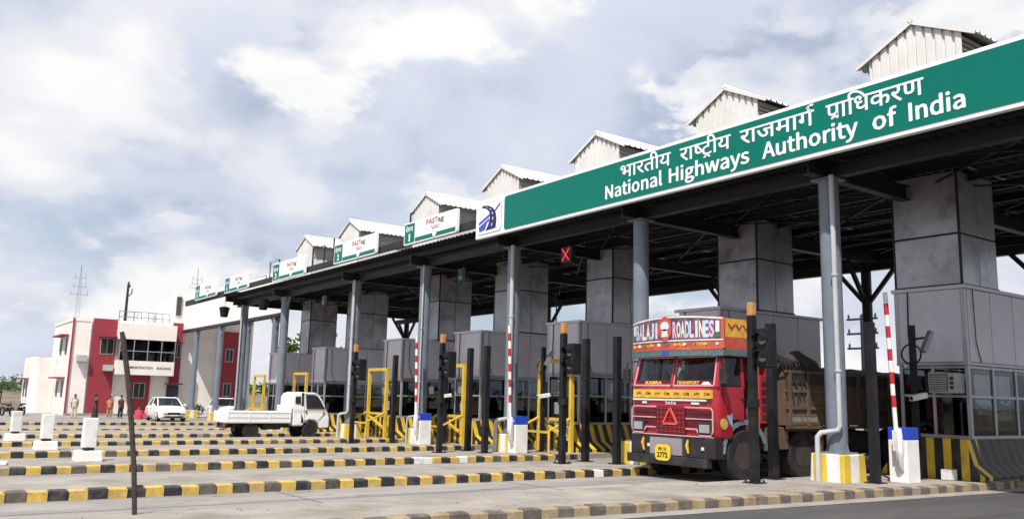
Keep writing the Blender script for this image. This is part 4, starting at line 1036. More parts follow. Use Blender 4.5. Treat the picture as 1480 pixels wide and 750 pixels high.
mb = MB(); mb.tube([(.17, -1.2, 1.14), (.17, -1.215, 1.14)], .105, 14); e = mb.build('round_reflector', m_gold, truck)
mb = MB(); mb.add([(.25, -1.206, 1.30), (.42, -1.206, 1.34), (.42, -1.206, 1.08), (.34, -1.206, 1.15)], [(0, 1, 2, 3)]); mb.build('painted_wedge', mat('pale blue paint', (.22, .32, .5), .5), truck, fix=False)
mb = MB()
for q in range(13):
    a = R(8 + 168 * q / 12)
    if q: mb.bar((.85 + .66 * math.cos(pa), -1.15, .52 + .66 * math.sin(pa)), (.85 + .66 * math.cos(a), -1.15, .52 + .66 * math.sin(a)), .03, .10)
    pa = a
mb.build('wheel_arch', m_steel, truck)
# crown board: curved in plan, taller in the middle
def cx(y): return -.14 + .26 * (y / 1.28) ** 2
def crown(z0f, z1f, d, name, m, parent, y0=-1.28, y1=1.28, n=16, th=.04):
    mb = MB()
    f = []
    for j in range(n + 1):
        y = y0 + (y1 - y0) * j / n; a = z0f(y) if callable(z0f) else z0f; b = z1f(y) if callable(z1f) else z1f
        f.append([(cx(y) - d, y, a), (cx(y) + th, y, a), (cx(y) + th, y, b), (cx(y) - d, y, b)])
    mb.loft(f); return mb.build(name, m, parent)
top = lambda y: 3.22 + .07 * (1 - (y / 1.28) ** 2)
board = crown(2.60, top, 0, 'crown_board', m_tora, truck)
crown(2.80, lambda y: top(y) - .055, .010, 'name_field', m_tnavy, board, -1.22, 1.22)
crown(lambda y: top(y) - .045, lambda y: top(y) - .012, .014, 'white_edge', m_whtd, board, -1.26, 1.26)
crown(2.765, 2.79, .014, 'white_edge', m_whtd, board, -1.26, 1.26)
crown(2.46, 2.60, .03, 'teal_fringe', m_tteal, board)
crown(2.585, 2.612, .036, 'lower_edge', m_tora, board)
crown(2.49, 2.575, .036, 'blue_badge', m_logob, board, -.06, .12, 4)
cw = lambda d: (lambda u, v: (cx(-u) - d, -u, v))
pal = [m_tlet, mat('crown letter pink', (.66, .42, .52), .45, var=.3), mat('crown letter pale blue', (.42, .55, .70), .45, var=.3), mat('crown letter cream', (.68, .62, .46), .45, var=.3)]
for s_, ya, yb in (('BALAJI', 1.10, .24), ('ROADLINES', -.16, -1.10)):
    n = len(s_); wdt = (ya - yb) / n
    for q, ch in enumerate(s_):
        mb = MB(); vs, fs = text_mb(ch, .035)
        w_ = wdt * (.5 if ch == 'I' else .97); a = ya - q * wdt - (wdt - w_) / 2
        put_text(mb, vs, fs, -a, -(a - w_), 2.825, 3.165, cw(.014)); mb.build('crown_letter', pal[(q * 3 + n) % 4], board, fix=False)
mb = MB()
def disc(mb, y, z, ry, rz, d, n=18): mb.add([(cx(y) - d, y + ry * math.cos(2 * math.pi * j / n), z + rz * math.sin(2 * math.pi * j / n)) for j in range(n)], [tuple(range(n))])
disc(mb, .04, 3.03, .19, .25, .030); em = mb.build('emblem', m_tora, board, fix=False)
mb = MB(); disc(mb, .04, 3.08, .12, .10, .036); mb.add([(cx(.04) - .036, .04 + a, b) for a, b in ((-.09, 2.86), (.09, 2.86), (.07, 3.02), (-.07, 3.02))], [(0, 1, 2, 3)]); mb.build('emblem_mark', m_tlet, em, fix=False)
for q, y in enumerate((.95, .62, -.30, -.78)):
    mb = MB(); vs, fs = text_mb(('SHREE', 'GANESH', 'SAI', 'KRUPA')[q], .03); put_text(mb, vs, fs, -(y + .12), -(y - .12), 2.665, 2.725, cw(.008)); mb.build('small_lettering', m_tyel, board, fix=False)
for s in (1, -1):
    crown(2.82, 3.15, .018, 'flag_strip', m_whtd, board, *sorted((s * 1.13, s * 1.20)), 2)
    crown(2.82, 2.93, .022, 'flag_strip', mat('flag green', (.03, .16, .06), .5), board, *sorted((s * 1.13, s * 1.20)), 2)
    MB().box(.16, 1.05, *sorted((s * 1.23, s * 1.28)), 2.60, 2.84).build('side_board', m_tora, board)
    MB().box(.16, 1.05, *sorted((s * 1.23, s * 1.275)), 2.841, 3.20).build('side_board', m_tyel, board)
    MB().box(.16, 1.06, *sorted((s * 1.225, s * 1.29)), 2.47, 2.599).build('side_fringe', m_tteal, board)
    mb = MB()
    for q in range(4): mb.tube([(.25 + q * .22, s * 1.282, 3.10), (.33 + q * .22, s * 1.285, 3.02), (.43 + q * .22, s * 1.282, 3.12)], .018, 5)
    mb.build('painted_scroll', m_tora, board)
MB().box(.165, 1.05, -1.225, 1.225, 2.535, 2.60).build('crown_floor', m_tbrown, truck)
for s in (-1, 1):
    mb = MB(); mb.tube([(.18, s * 1.16, 2.40), (.02, s * 1.36, 2.36), (.02, s * 1.36, 2.2)], .015, 5); mb.box(-.02, .04, s * 1.36 - .09, s * 1.36 + .09, 1.92, 2.22); mb.build('mirror', m_chass, truck)
# load body and chassis
mb = MB(); mb.box(2.05, 9.6, -1.24, -1.16, 1.12, 2.22); mb.box(2.05, 9.6, 1.16, 1.24, 1.12, 2.22); mb.box(2.05, 2.13, -1.16, 1.16, 1.12, 2.35); mb.box(9.52, 9.6, -1.16, 1.16, 1.12, 2.22); mb.box(2.13, 9.52, -1.16, 1.16, 1.12, 1.2)
lb = mb.build('load_body', m_tbrown, truck)
for q in range(13):
    x = 2.12 + q * .62
    MB().box(x, x + .09, -1.285, -1.241, 1.10, 2.24).build('body_rib', m_tbrown, lb)
for z in (1.05, 1.45, 1.8, 2.2): MB().box(2.04, 9.6, -1.275, -1.2415, z, z + .06).build('body_rail', m_tbrown, lb)
mb = MB(); vs, fs = text_mb('HORN OK PLEASE', .02); put_text(mb, vs, fs, 2.2, 3.05, 1.20, 1.29, lambda u, v: (u, -1.2925, v)); mb.build('body_lettering', mat('faded lettering', (.36, .34, .32), .7), lb, fix=False)
mb = MB(); rr_ = random.Random(3); rows = []
for i in range(16):
    x = 2.1 + 7.5 * i / 15
    rows.append([(x, -1.26 + 2.52 * j / 9, 2.23 + .16 * math.sin(math.pi * j / 9) + (0 if j in (0, 9) else rr_.uniform(-.05, .06))) for j in range(10)])
mb.loft(rows, caps=False, closed=False); mb.loft([[(x, y, z - .25 * (k)) for k in (0, 1)] for x, y, z in [r[0] for r in rows]], caps=False, closed=False)
mb.build('tarpaulin', m_tarp, truck, smooth=True, fix=False)
mb = MB(); k = 14
rings = []
for i in range(9):
    x = 1.95 + 1.35 * i / 8; rr0 = .24 * (.75 + .25 * math.sin(math.pi * i / 8))
    rings.append([(x, -1.02 + rr0 * (1 + rr_.uniform(-.14, .14)) * math.cos(2 * math.pi * j / k), 2.40 - .05 * math.sin(i) + rr0 * (1 + rr_.uniform(-.14, .14)) * math.sin(2 * math.pi * j / k)) for j in range(k)])
mb.loft(rings); mb.build('tarpaulin_roll', m_tarpg, truck, smooth=True)
mb = MB()
for i in range(16):
    x = 1.70 + rr_.uniform(-.09, .12); y = -1.05 + rr_.uniform(-.1, .1)
    mb.tube([(x + .05, y, 2.1), (x + rr_.uniform(-.05, .05), y - .05, 2.6), (x - .10 + rr_.uniform(-.12, .12), y, 3.05 + rr_.uniform(-.15, .1))], .02, 5)
for i in range(7):
    x = 1.85 + i * .12
    mb.tube([(x - .2, -1.1, 2.75 - .05 * i), (x, -1.27, 2.45), (x + .2, -1.27, 2.1), (x + .25 + .1 * (i % 3), -1.255, 1.65 - .1 * (i % 2))], .018, 5)
mb.build('rope_bundle', m_rope, truck)
mb = MB(); mb.box(.3, 9.4, -.50, -.36, .62, .86); mb.box(.3, 9.4, .36, .50, .62, .86)
for x in (.6, 2.75, 5, 6.3, 7.6): mb.box(x - .06, x + .06, -.9, .9, .46, .6)
mb.build('chassis', m_chass, truck)
MB().box(1.50, 2.25, -1.15, -.62, .62, 1.08).build('battery_box', m_tbrown, truck, bevel=.02)
MB().box(3.6, 5.2, -1.15, -.6, .5, 1.0).build('fuel_tank', m_chass, truck, bevel=.06)
mb = MB(); mb.box(2.2, 3.4, -1.18, -.7, 1.0, 1.04); mb.box(3.36, 3.4, -1.18, -.7, .45, 1.0); mb.box(5.6, 8.3, -1.18, -.7, 1.06, 1.10); mb.build('mudguard', m_tbrown, truck)
mk = wheel_mesh(.52, .28, .27, mat('dusty dark rim', (.055, .042, .036), .8, scale=5, var=.3))
for x in (.85, 2.78, 6.25, 7.55):
    for s in (-1, 1):
        w_ = mk(truck, (x, s * 1.0, .52)); w_.rotation_euler = (0, 0, 0 if s < 0 else math.pi)

# ------------------------------------------------------------------ white pickup
m_van = mat('white vehicle paint', (.80, .80, .79), .28, scale=1.5, var=.03, dirt=(.55, .52, .48), dirt_amt=.3, coat=.4)
m_trim = mat('black vehicle trim', (.02, .02, .022), .45, var=.2)
pk = thing('pickup_truck', 'small white flatbed pickup driving right on the far lanes', 'pickup', (9.85, 33.55, zg(33)))
mb = MB(); mb.box(.45, 2.98, -.78, .78, .60, .66); mb.build('load_bed', m_van, pk)
for a, nm in (((.45, 2.98, -.80, -.77, .62, 1.04), 'side_flap'), ((.45, 2.98, .77, .80, .62, 1.04), 'side_flap'), ((.42, .449, -.80, .80, .62, 1.04), 'tailgate'), ((2.95, 2.99, -.77, .77, .661, 1.30), 'headboard')):
    f = MB().box(*a).build(nm, m_van, pk, bevel=.01)
    if nm == 'side_flap':
        yy = a[2] - .012 if a[2] < 0 else a[3]
        mb = MB()
        for z in (.64, .82, 1.0): mb.box(.46, 2.95, yy, yy + .012, z, z + .03)
        for x in (.47, 1.3, 2.1, 2.9): mb.box(x, x + .04, yy - .001, yy + .013, .64, 1.03)
        mb.build('flap_rib', m_van, f)
side = [(3.05, .50), (3.05, 1.60), (3.12, 1.76), (3.30, 1.83), (3.96, 1.82), (4.12, 1.75), (4.24, 1.60), (4.46, 1.20), (4.56, 1.02), (4.61, .80), (4.60, .42), (4.20, .40), (4.12, .62), (3.98, .72), (3.75, .74), (3.58, .68), (3.48, .50)]
mb = MB()
hw = lambda z: .76 if z < 1.15 else .76 - (z - 1.15) * .13
mb.loft([[(x, s * hw(z), z) for x, z in side] for s in (-1, 1)])
cb_ = mb.build('cab', m_van, pk, bevel=.05)
def sidepane(pts, name, m, off=.006):
    for s in (-1, 1):
        mb = MB(); mb.loft([[(x, s * (hw(z) + o), z) for x, z in pts] for o in (0.001, off)]); mb.build(name, m, cb_)
sidepane([(3.60, 1.18), (3.57, 1.73), (3.96, 1.73), (4.08, 1.66), (4.18, 1.54), (4.38, 1.19)], 'door_window', m_trim)
sidepane([(3.13, 1.38), (3.14, 1.64), (3.36, 1.66), (3.36, 1.36)], 'rear_window', m_trim)
sidepane([(3.40, .62), (3.40, 1.80), (3.50, 1.80), (3.50, .62)], 'door_pillar', m_trim)
sidepane([(3.56, 1.02), (3.56, 1.10), (3.62, 1.10), (3.62, 1.02)], 'door_handle', m_trim, .02)
mb = MB(); mb.add([(4.26, -.64, 1.59), (4.26, .64, 1.59), (4.475, .69, 1.20), (4.475, -.69, 1.20)], [(0, 1, 2, 3)]); mb.build('windscreen', m_trim, cb_, fix=False)
for s in (-1, 1):
    mb = MB(); P = [(3.53, .66), (3.53, 1.76), (4.02, 1.765), (4.33, 1.24), (4.35, .95), (4.12, .70)]
    mb.tube([(x, s * (hw(z) + .004), z) for x, z in P], .008, 4); mb.tube([(3.06, s * (hw(1.1) + .003), 1.12), (4.5, s * (hw(1.1) + .003), 1.12)], .006, 4)
    mb.build('door_seam', m_trim, cb_)
    MB().box(4.30, 4.40, *sorted((s * .755, s * .775)), .98, 1.03).build('side_lamp', m_amber, cb_)
MB().box(.405, .419, -.72, -.50, .48, .58).build('tail_lamp', m_red, pk)
MB().box(.405, .419, .50, .72, .48, .58).build('tail_lamp', m_red, pk)
for s in (-1, 1):
    MB().box(4.55, 4.625, *sorted((s * .48, s * .72)), .76, .93).build('headlight', m_chrome, cb_, bevel=.02)
    mb = MB(); mb.bar((4.38, s * .74, 1.25), (4.42, s * .90, 1.22), .03); mb.box(4.40, 4.46, *sorted((s * .84, s * .98)), 1.16, 1.42); mb.build('mirror', m_trim, cb_)
MB().box(4.50, 4.64, -.74, .74, .36, .60).build('bumper', m_trim, pk, bevel=.02)
mb = MB(); mb.box(.5, 4.3, -.36, -.28, .42, .58); mb.box(.5, 4.3, .28, .36, .42, .58); mb.box(1.9, 2.6, -.7, -.37, .36, .56); mb.box(.5, .56, -.6, .6, .40, .59); mb.box(.75, .8, -.72, -.4, .3, .59); mb.build('chassis', m_chass, pk)
mk = wheel_mesh(.31, .19, .17, m_trim, n=16, nuts=5)
for x in (1.42, 3.80):
    for s in (-1, 1):
        w_ = mk(pk, (x, s * .66, .31)); w_.rotation_euler = (0, 0, 0 if s < 0 else math.pi)

# ------------------------------------------------------------------ cars
def make_car(label, loc, rz):
    t = thing('car', label, 'car', loc, rz)
    st = [(-2.05, .50, .70, .72), (-1.98, .30, .80, .93), (-1.3, .22, .84, .97), (-.5, .20, .85, .95), (.5, .20, .85, .95), (1.0, .20, .84, .94), (1.5, .21, .82, .86), (1.9, .24, .76, .76), (2.08, .32, .66, .64), (2.12, .42, .60, .56)]
    mb = MB()
    mb.loft([[(x, -hw_, zb + .12), (x, -hw_ * .94, zb), (x, hw_ * .94, zb), (x, hw_, zb + .12), (x, hw_, zt - .14), (x, hw_ * .9, zt - .02), (x, hw_ * .5, zt + .015), (x, 0, zt + .02), (x, -hw_ * .5, zt + .015), (x, -hw_ * .9, zt - .02), (x, -hw_, zt - .14)] for x, zb, hw_, zt in st])
    b = mb.build('body', m_van, t, smooth=True)
    gh = [(-1.75, .95, .70), (-1.0, 1.40, .58), (.10, 1.44, .58), (.98, .95, .72)]
    mb = MB(); mb.loft([[(-1.05, -.60, 1.37), (-1.05, .60, 1.37), (-.5, .60, 1.43), (.10, .59, 1.42), (.10, -.59, 1.42), (-.5, -.60, 1.43)], [(-1.0, -.56, 1.43), (-1.0, .56, 1.43), (-.5, .56, 1.47), (.05, .55, 1.46), (.05, -.55, 1.46), (-.5, -.56, 1.47)]]); mb.build('roof', m_van, t, smooth=True)
    mb = MB()
    for s in (-1, 1):
        for p, q in (((.98, s * .72, .94), (.10, s * .58, 1.42)), ((-.42, s * .76, .94), (-.45, s * .60, 1.43)), ((-1.75, s * .70, .94), (-1.05, s * .59, 1.40))): mb.bar(p, q, .06, .06)
    mb.build('pillar', m_van, t)
    for s in (-1, 1):
        for P in ([(.92, .73, .95), (.08, .60, 1.40), (-.42, .61, 1.41), (-.39, .77, .95)], [(-.45, .77, .95), (-.48, .61, 1.41), (-1.02, .60, 1.38), (-1.62, .71, .95)]):
            mb = MB(); mb.add([(x, s * y, z) for x, y, z in P], [(0, 1, 2, 3)]); mb.build('side_window', m_vglass, t, fix=False)
    mb = MB(); mb.add([(.99, -.70, .95), (.99, .70, .95), (.12, .56, 1.42), (.12, -.56, 1.42)], [(0, 1, 2, 3)]); mb.build('windscreen', m_vglass, t, fix=False)
    mb = MB(); mb.add([(-1.74, -.66, .95), (-1.74, .66, .95), (-1.06, .56, 1.39), (-1.06, -.56, 1.39)], [(0, 1, 2, 3)]); mb.build('rear_window', m_vglass, t, fix=False)
    for s in (-1, 1):
        mb = MB()
        for P in ([(.92, .93), (.95, .6), (.85, .34), (-.35, .32), (-.42, .93)], [(-.45, .93), (-.38, .32), (-1.0, .34), (-1.35, .70), (-1.45, .92)]): mb.tube([(x, s * (.853 if z < .8 else .79), z) for x, z in P], .007, 4)
        mb.build('door_seam', m_trim, t)
        for x in (-.25, -1.2): MB().box(x, x + .16, *sorted((s * .845, s * .875)), .74, .775).build('door_handle', m_trim, t)
    MB().box(-1.5, .8, -.62, .62, .5, .93).build('interior', m_inner, t)
    MB().box(2.085, 2.135, -.36, .36, .44, .58).build('grille', m_trim, t, bevel=.01)
    MB().box(2.09, 2.145, -.52, .52, .27, .36).build('lower_grille', m_trim, t, bevel=.01)
    MB().box(2.137, 2.15, -.22, .22, .365, .43).build('number_plate', m_whtd, t)
    for s in (-1, 1):
        mb = MB(); mb.hexa([(1.86, s * .42, .50), (2.11, s * .42, .50), (1.98, s * .72, .52), (1.70, s * .76, .52), (1.84, s * .42, .63), (2.08, s * .42, .62), (1.94, s * .71, .68), (1.66, s * .755, .70)]); mb.build('headlight', m_chrome, t)
        MB().box(.72, .84, *sorted((s * .84, s * 1.0)), .93, 1.06).build('mirror', m_van, t, bevel=.02)
    mk = wheel_mesh(.31, .2, .2, m_alu, n=16, nuts=5)
    for x in (-1.3, 1.3):
        for s in (-1, 1):
            w_ = mk(t, (x, s * .74, .31)); w_.rotation_euler = (0, 0, 0 if s < 0 else math.pi)
    return t
make_car('white saloon car parked in front of the red and cream building', (13.95, 56.6, zg(56)), R(-91))
make_car('white car half hidden behind the pickup, beside the yellow plinths', (18.2, 58.5, zg(56)), R(-95))

# ------------------------------------------------------------------ office building at the far end
BYF = 66.0; Z0 = zg(66)
ob = thing('office_building', 'two storey cream and maroon office building with projecting glazed bay', 'building', (9.6, BYF, Z0))
class BMB(MB):
    def build(s, name, mats, parent, **k):
        o = parent
        while o.parent: o = o.parent
        s.v = [(a - o.location.x, b - o.location.y, c - o.location.z) for a, b, c in s.v]
        return MB.build(s, name, mats, parent, **k)
wl_ = BMB(); wl_.box(9.6, 16.9, 66, 74.5, Z0 - .1, 6.0); wl_.box(9.55, 9.75, 65.96, 74.5, 6.002, 6.22); wl_.box(9.751, 16.9, 65.96, 66.15, 6.002, 6.2)
main = wl_.build('main_wall', m_cream, ob)
BMB().box(9.55, 9.66, 65.90, 65.998, Z0, 6.2).build('corner_fin', m_maroon, ob)
BMB().box(10.85, 12.40, 65.80, 65.996, Z0, 6.25).build('maroon_panel', m_maroon, ob)
BMB().box(16.25, 16.95, 65.80, 65.996, 1.9, 6.3).build('maroon_panel', m_maroon, ob)
BMB().box(13.62, 14.95, 65.86, 65.996, Z0, 2.36).build('maroon_panel', m_maroon, ob)
bay = BMB(); bay.box(12.42, 16.22, 64.6, 65.99, 2.38, 3.36); bay.box(12.42, 16.22, 64.6, 65.99, 4.86, 5.98)
by = bay.build('projecting_bay', m_cream, ob)
BMB().box(12.55, 16.1, 65.2, 65.3, 3.361, 4.859).build('bay_interior', m_inner, by)
mb = BMB()
for q in range(5): mb.box(12.45 + q * .93, 12.50 + q * .93, 64.63, 64.69, 3.36, 4.86)
mb.box(12.45, 16.2, 64.632, 64.688, 4.02, 4.07); mb.build('window_frame', m_alu, by)
for q in range(4):
    for z0, z1 in ((3.37, 4.01), (4.08, 4.85)): BMB().box(12.51 + q * .93, 13.37 + q * .93, 64.65, 64.66, z0, z1).build('pane', m_dglass, by)
mb = BMB()
for s_, a, b in (('ADMINISTRATION', 12.9, 14.75), ('BUILDING', 15.05, 16.0)):
    vs, fs = text_mb(s_, .02); put_text(mb, vs, fs, a, b, 2.80, 2.98, lambda u, v: (u, 64.592, v))
mb.build('wall_lettering', m_trim, by, fix=False)
def window(x0, x1, z0, z1, y, hood, parent=ob, m=m_dglass):
    f = BMB(); f.box(x0, x1, y - .02, y, z0, z0 + .05); f.box(x0, x1, y - .02, y, z1 - .05, z1); f.box(x0, x0 + .05, y - .02, y, z0 + .051, z1 - .051); f.box(x1 - .05, x1, y - .02, y, z0 + .051, z1 - .051); f.box((x0 + x1) / 2 - .02, (x0 + x1) / 2 + .02, y - .02, y, z0 + .051, z1 - .051)
    w_ = f.build('window', m_alu, parent)
    BMB().box(x0 + .03, x1 - .03, y - .012, y - .004, z0 + .03, z1 - .03).build('pane', m_trim, w_)
    if hood: BMB().box(x0 - .12, x1 + .12, y - .45, y, z1 + .05, z1 + .13).build('hood', m_maroon, w_)
window(11.40, 12.3, 3.75, 4.92, 65.798, True)
window(16.35, 16.9, 3.75, 4.75, 65.798, True)
window(13.85, 14.65, .75, 1.85, 65.858, False)
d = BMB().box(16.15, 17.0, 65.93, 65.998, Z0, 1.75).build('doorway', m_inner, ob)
BMB().box(15.95, 17.1, 65.2, 65.79, 1.78, 1.88).build('door_hood', m_maroon, ob)
BMB().box(9.58, 16.9, 65.7, 65.93, Z0 - .05, Z0 + .16).build('plinth_step', m_gut, ob)
# left flank windows with maroon hoods
for z0, z1 in ((3.7, 4.9), (.7, 1.9)):
    for y in (67.6, 70.0):
        f = BMB(); f.box(9.575, 9.598, y, y + .9, z0, z1); w_ = f.build('window', m_alu, ob); BMB().box(9.565, 9.574, y + .06, y + .84, z0 + .06, z1 - .06).build('pane', m_trim, w_)
    BMB().box(9.05, 9.595, 67.3, 71.2, z1 + .1, z1 + .2).build('hood', m_maroon, ob)
for x in (10.72, 12.48): BMB().tube([(x, 65.9, 6.0), (x, 65.9, Z0)], .05, 8).build('drain_pipe', m_whtd, ob)
for x, z in ((10.0, 3.2), (11.7, 2.6)):
    a = BMB().box(x, x + .6, 65.4 if x < 10.8 else 65.3, 65.79 if x > 10.8 else 65.99, z, z + .42).build('ac_unit', m_acs, ob)
# roof things: railing, tank, posts
mb = BMB()
for q in range(8): mb.tube([(12.6 + q * .5, 66.6, 6.2), (12.6 + q * .5, 66.6, 6.95)], .03, 5)
for z in (6.55, 6.95): mb.tube([(12.6, 66.6, z), (16.1, 66.6, z)], .03, 5)
mb.build('roof_rail', m_steel, ob)
mb = BMB(); mb.loft([[(14.65 + r * math.cos(2 * math.pi * j / 16), 67.6 + r * math.sin(2 * math.pi * j / 16), z) for j in range(16)] for r, z in ((.62, 6.0), (.64, 6.7), (.55, 6.95), (.2, 7.02))]); o = mb.build('water_tank', m_wht, ob, smooth=True)
low = thing('annex_building', 'low single storey cream annex at the left of the office building', 'building', (7.2, 72, Z0))
mb = BMB(); pts = [(9.58, 72), (8.55, 72)] + [(8.55 - .55 * math.sin(R(a)), 72.55 - .55 * math.cos(R(a))) for a in (20, 45, 70, 90)] + [(8.0, 76.5), (9.58, 76.5)]
mb.prism(pts, 'z', Z0 - .1, 3.55); mb.build('wall', m_cream, low, smooth=False)
for y in (73.1, 74.7):
    f = BMB(); f.box(7.975, 7.997, y, y + .8, .6, 1.8); w_ = f.build('window', m_alu, low); BMB().box(7.965, 7.974, y + .06, y + .74, .66, 1.74).build('pane', m_trim, w_)
BMB().box(7.6, 7.995, 72.9, 75.9, 1.9, 2.0).build('hood', m_maroon, low)
# portico: cream block, white beam running towards the canopy, columns
po = thing('portico_building', 'tall cream block with maroon panel and long white beam on grey columns', 'building', (17, 66.4, Z0))
mb = BMB(); mb.box(16.96, 22.4, 66.3, 74, Z0 - .1, 8.3); mb.box(16.4, 16.955, 66.35, 67.2, 6.31, 8.75); mb.build('wall', m_cream, po)
BMB().box(19.75, 21.6, 66.1, 66.297, Z0, 5.9).build('maroon_panel', m_maroon, po)
for z in (1.0, 3.6):
    window(20.3, 20.9, z, z + 1.0, 66.098, False, po)
BMB().box(16.45, 16.8, 66.25, 66.345, 6.9, 8.3).build('slot_window', m_inner, po)
BMB().box(16.95, 17.25, 45.9, 66.28, 5.80, 8.25).build('beam', m_wht, po)
BMB().box(16.90, 17.30, 45.9, 66.28, 5.62, 5.795).build('beam_soffit', m_dark, po)
BMB().box(17.251, 21.9, 58, 66.28, 8.0, 8.2).build('porch_roof', m_cream, po)
for y in (62.6, 57.0, 51.6, 46.9):
    zz = zg(y)
    mb = BMB(); mb.loft([[(17.1 + .19 * math.cos(2 * math.pi * j / 16), y + .19 * math.sin(2 * math.pi * j / 16), z) for j in range(16)] for z in (zz + .5, 5.61)]); c = mb.build('column', m_steel, po, smooth=True)
    mb = BMB()
    for s in (-1, 1): mb.bar((17.1, y + s * .15, 5.0), (17.1, y + s * .7, 5.60), .09)
    mb.build('knee_brace', m_steel, c)
    o = BMB().box(16.72, 17.48, y - .38, y + .38, zz - .02, zz + .55).build('plinth', m_plinth, c, bevel=.02)
# ------------------------------------------------------------------ masts and poles
def lattice(loc, h, label, base=.3):
    t = thing('antenna_mast', label, 'antenna', loc)
    mb = MB(); n = 10
    L3 = [[(base * (1 - .7 * q / n) * math.cos(R(120 * k + 15)), base * (1 - .7 * q / n) * math.sin(R(120 * k + 15)), h * q / n) for k in range(3)] for q in range(n + 1)]
    for k in range(3):
        mb.tube([r[k] for r in L3], .014, 4)
        for q in range(n): mb.tube([L3[q][k], L3[q + 1][(k + 1) % 3]], .007, 4)
    mb.build('lattice', m_alu, t)
    mb = MB(); mb.tube([(0, 0, h), (0, 0, h + .9)], .025, 5)
    for z, l in ((h * .62, .55), (h * .8, .4), (h, .35)): mb.tube([(-l, .0, z), (l, .05, z)], .016, 4); mb.tube([(-l, 0, z - .12), (-l, 0, z + .22)], .018, 4); mb.tube([(l, .05, z - .1), (l, .05, z + .3)], .018, 4)
    mb.build('aerial', m_steel, t)
    return t
lattice((9.95, 67.5, 6.0), 3.2, 'thin grey lattice antenna mast on the left of the office roof', .22)
lattice((18.8, 70, 8.3), 1.9, 'thin mast rising behind the white portico beam', .1)
t = thing('roof_pole', 'dark pole with side arms on the office roof above the bay', 'pole', (13.05, 66.8, 6.0))
MB().tube([(0, 0, 0), (0, 0, 2.9), (.03, 0, 3.15)], [.11, .08, .05], 8).build('pole', m_dark, t)
mb = MB(); mb.tube([(.0, 0, 2.0), (.28, 0, 2.3), (.3, 0, 2.65)], .04, 5); mb.tube([(0, 0, 2.7), (.12, 0, 2.9)], .09, 6); mb.build('arm', m_dark, t)
def upole(loc, h, label, arms=2):
    t = thing('utility_pole', label, 'utility pole', loc)
    MB().tube([(0, 0, 0), (0, 0, h)], [.14, .09], 8).build('pole', m_dark, t, smooth=True)
    for q in range(arms):
        z = h - .25 - q * .75
        a = MB().box(-.06, .06, -.85, .85, z, z + .1).build('crossarm', m_dark, t)
        mb = MB()
        for y in (-.75, 0, .75): mb.tube([(0, y, z + .1), (0, y, z + .2), (0, y, z + .32)], [.03, .06, .03], 6)
        mb.build('insulator', m_dark, a)
    return t
upole((40, 25.0, -.3), 6.4, 'wooden utility pole with crossarms seen past the lorry load', 3)
t = thing('aerial', 'small dark aerial with hooked arms on the booth roof under the logo panel', 'antenna', (16.45, 20.65, 3.75))
mb = MB(); mb.tube([(0, 0, 0), (0, 0, 1.0)], .022, 6); mb.build('rod', m_dark, t)
mb = MB()
for z, s in ((.55, 1), (.75, -1), (.9, -1)): mb.tube([(0, 0, z), (0, -.16 * s, z + .05), (0, -.2 * s, z + .16)], .016, 5)
mb.build('hook', m_dark, t)

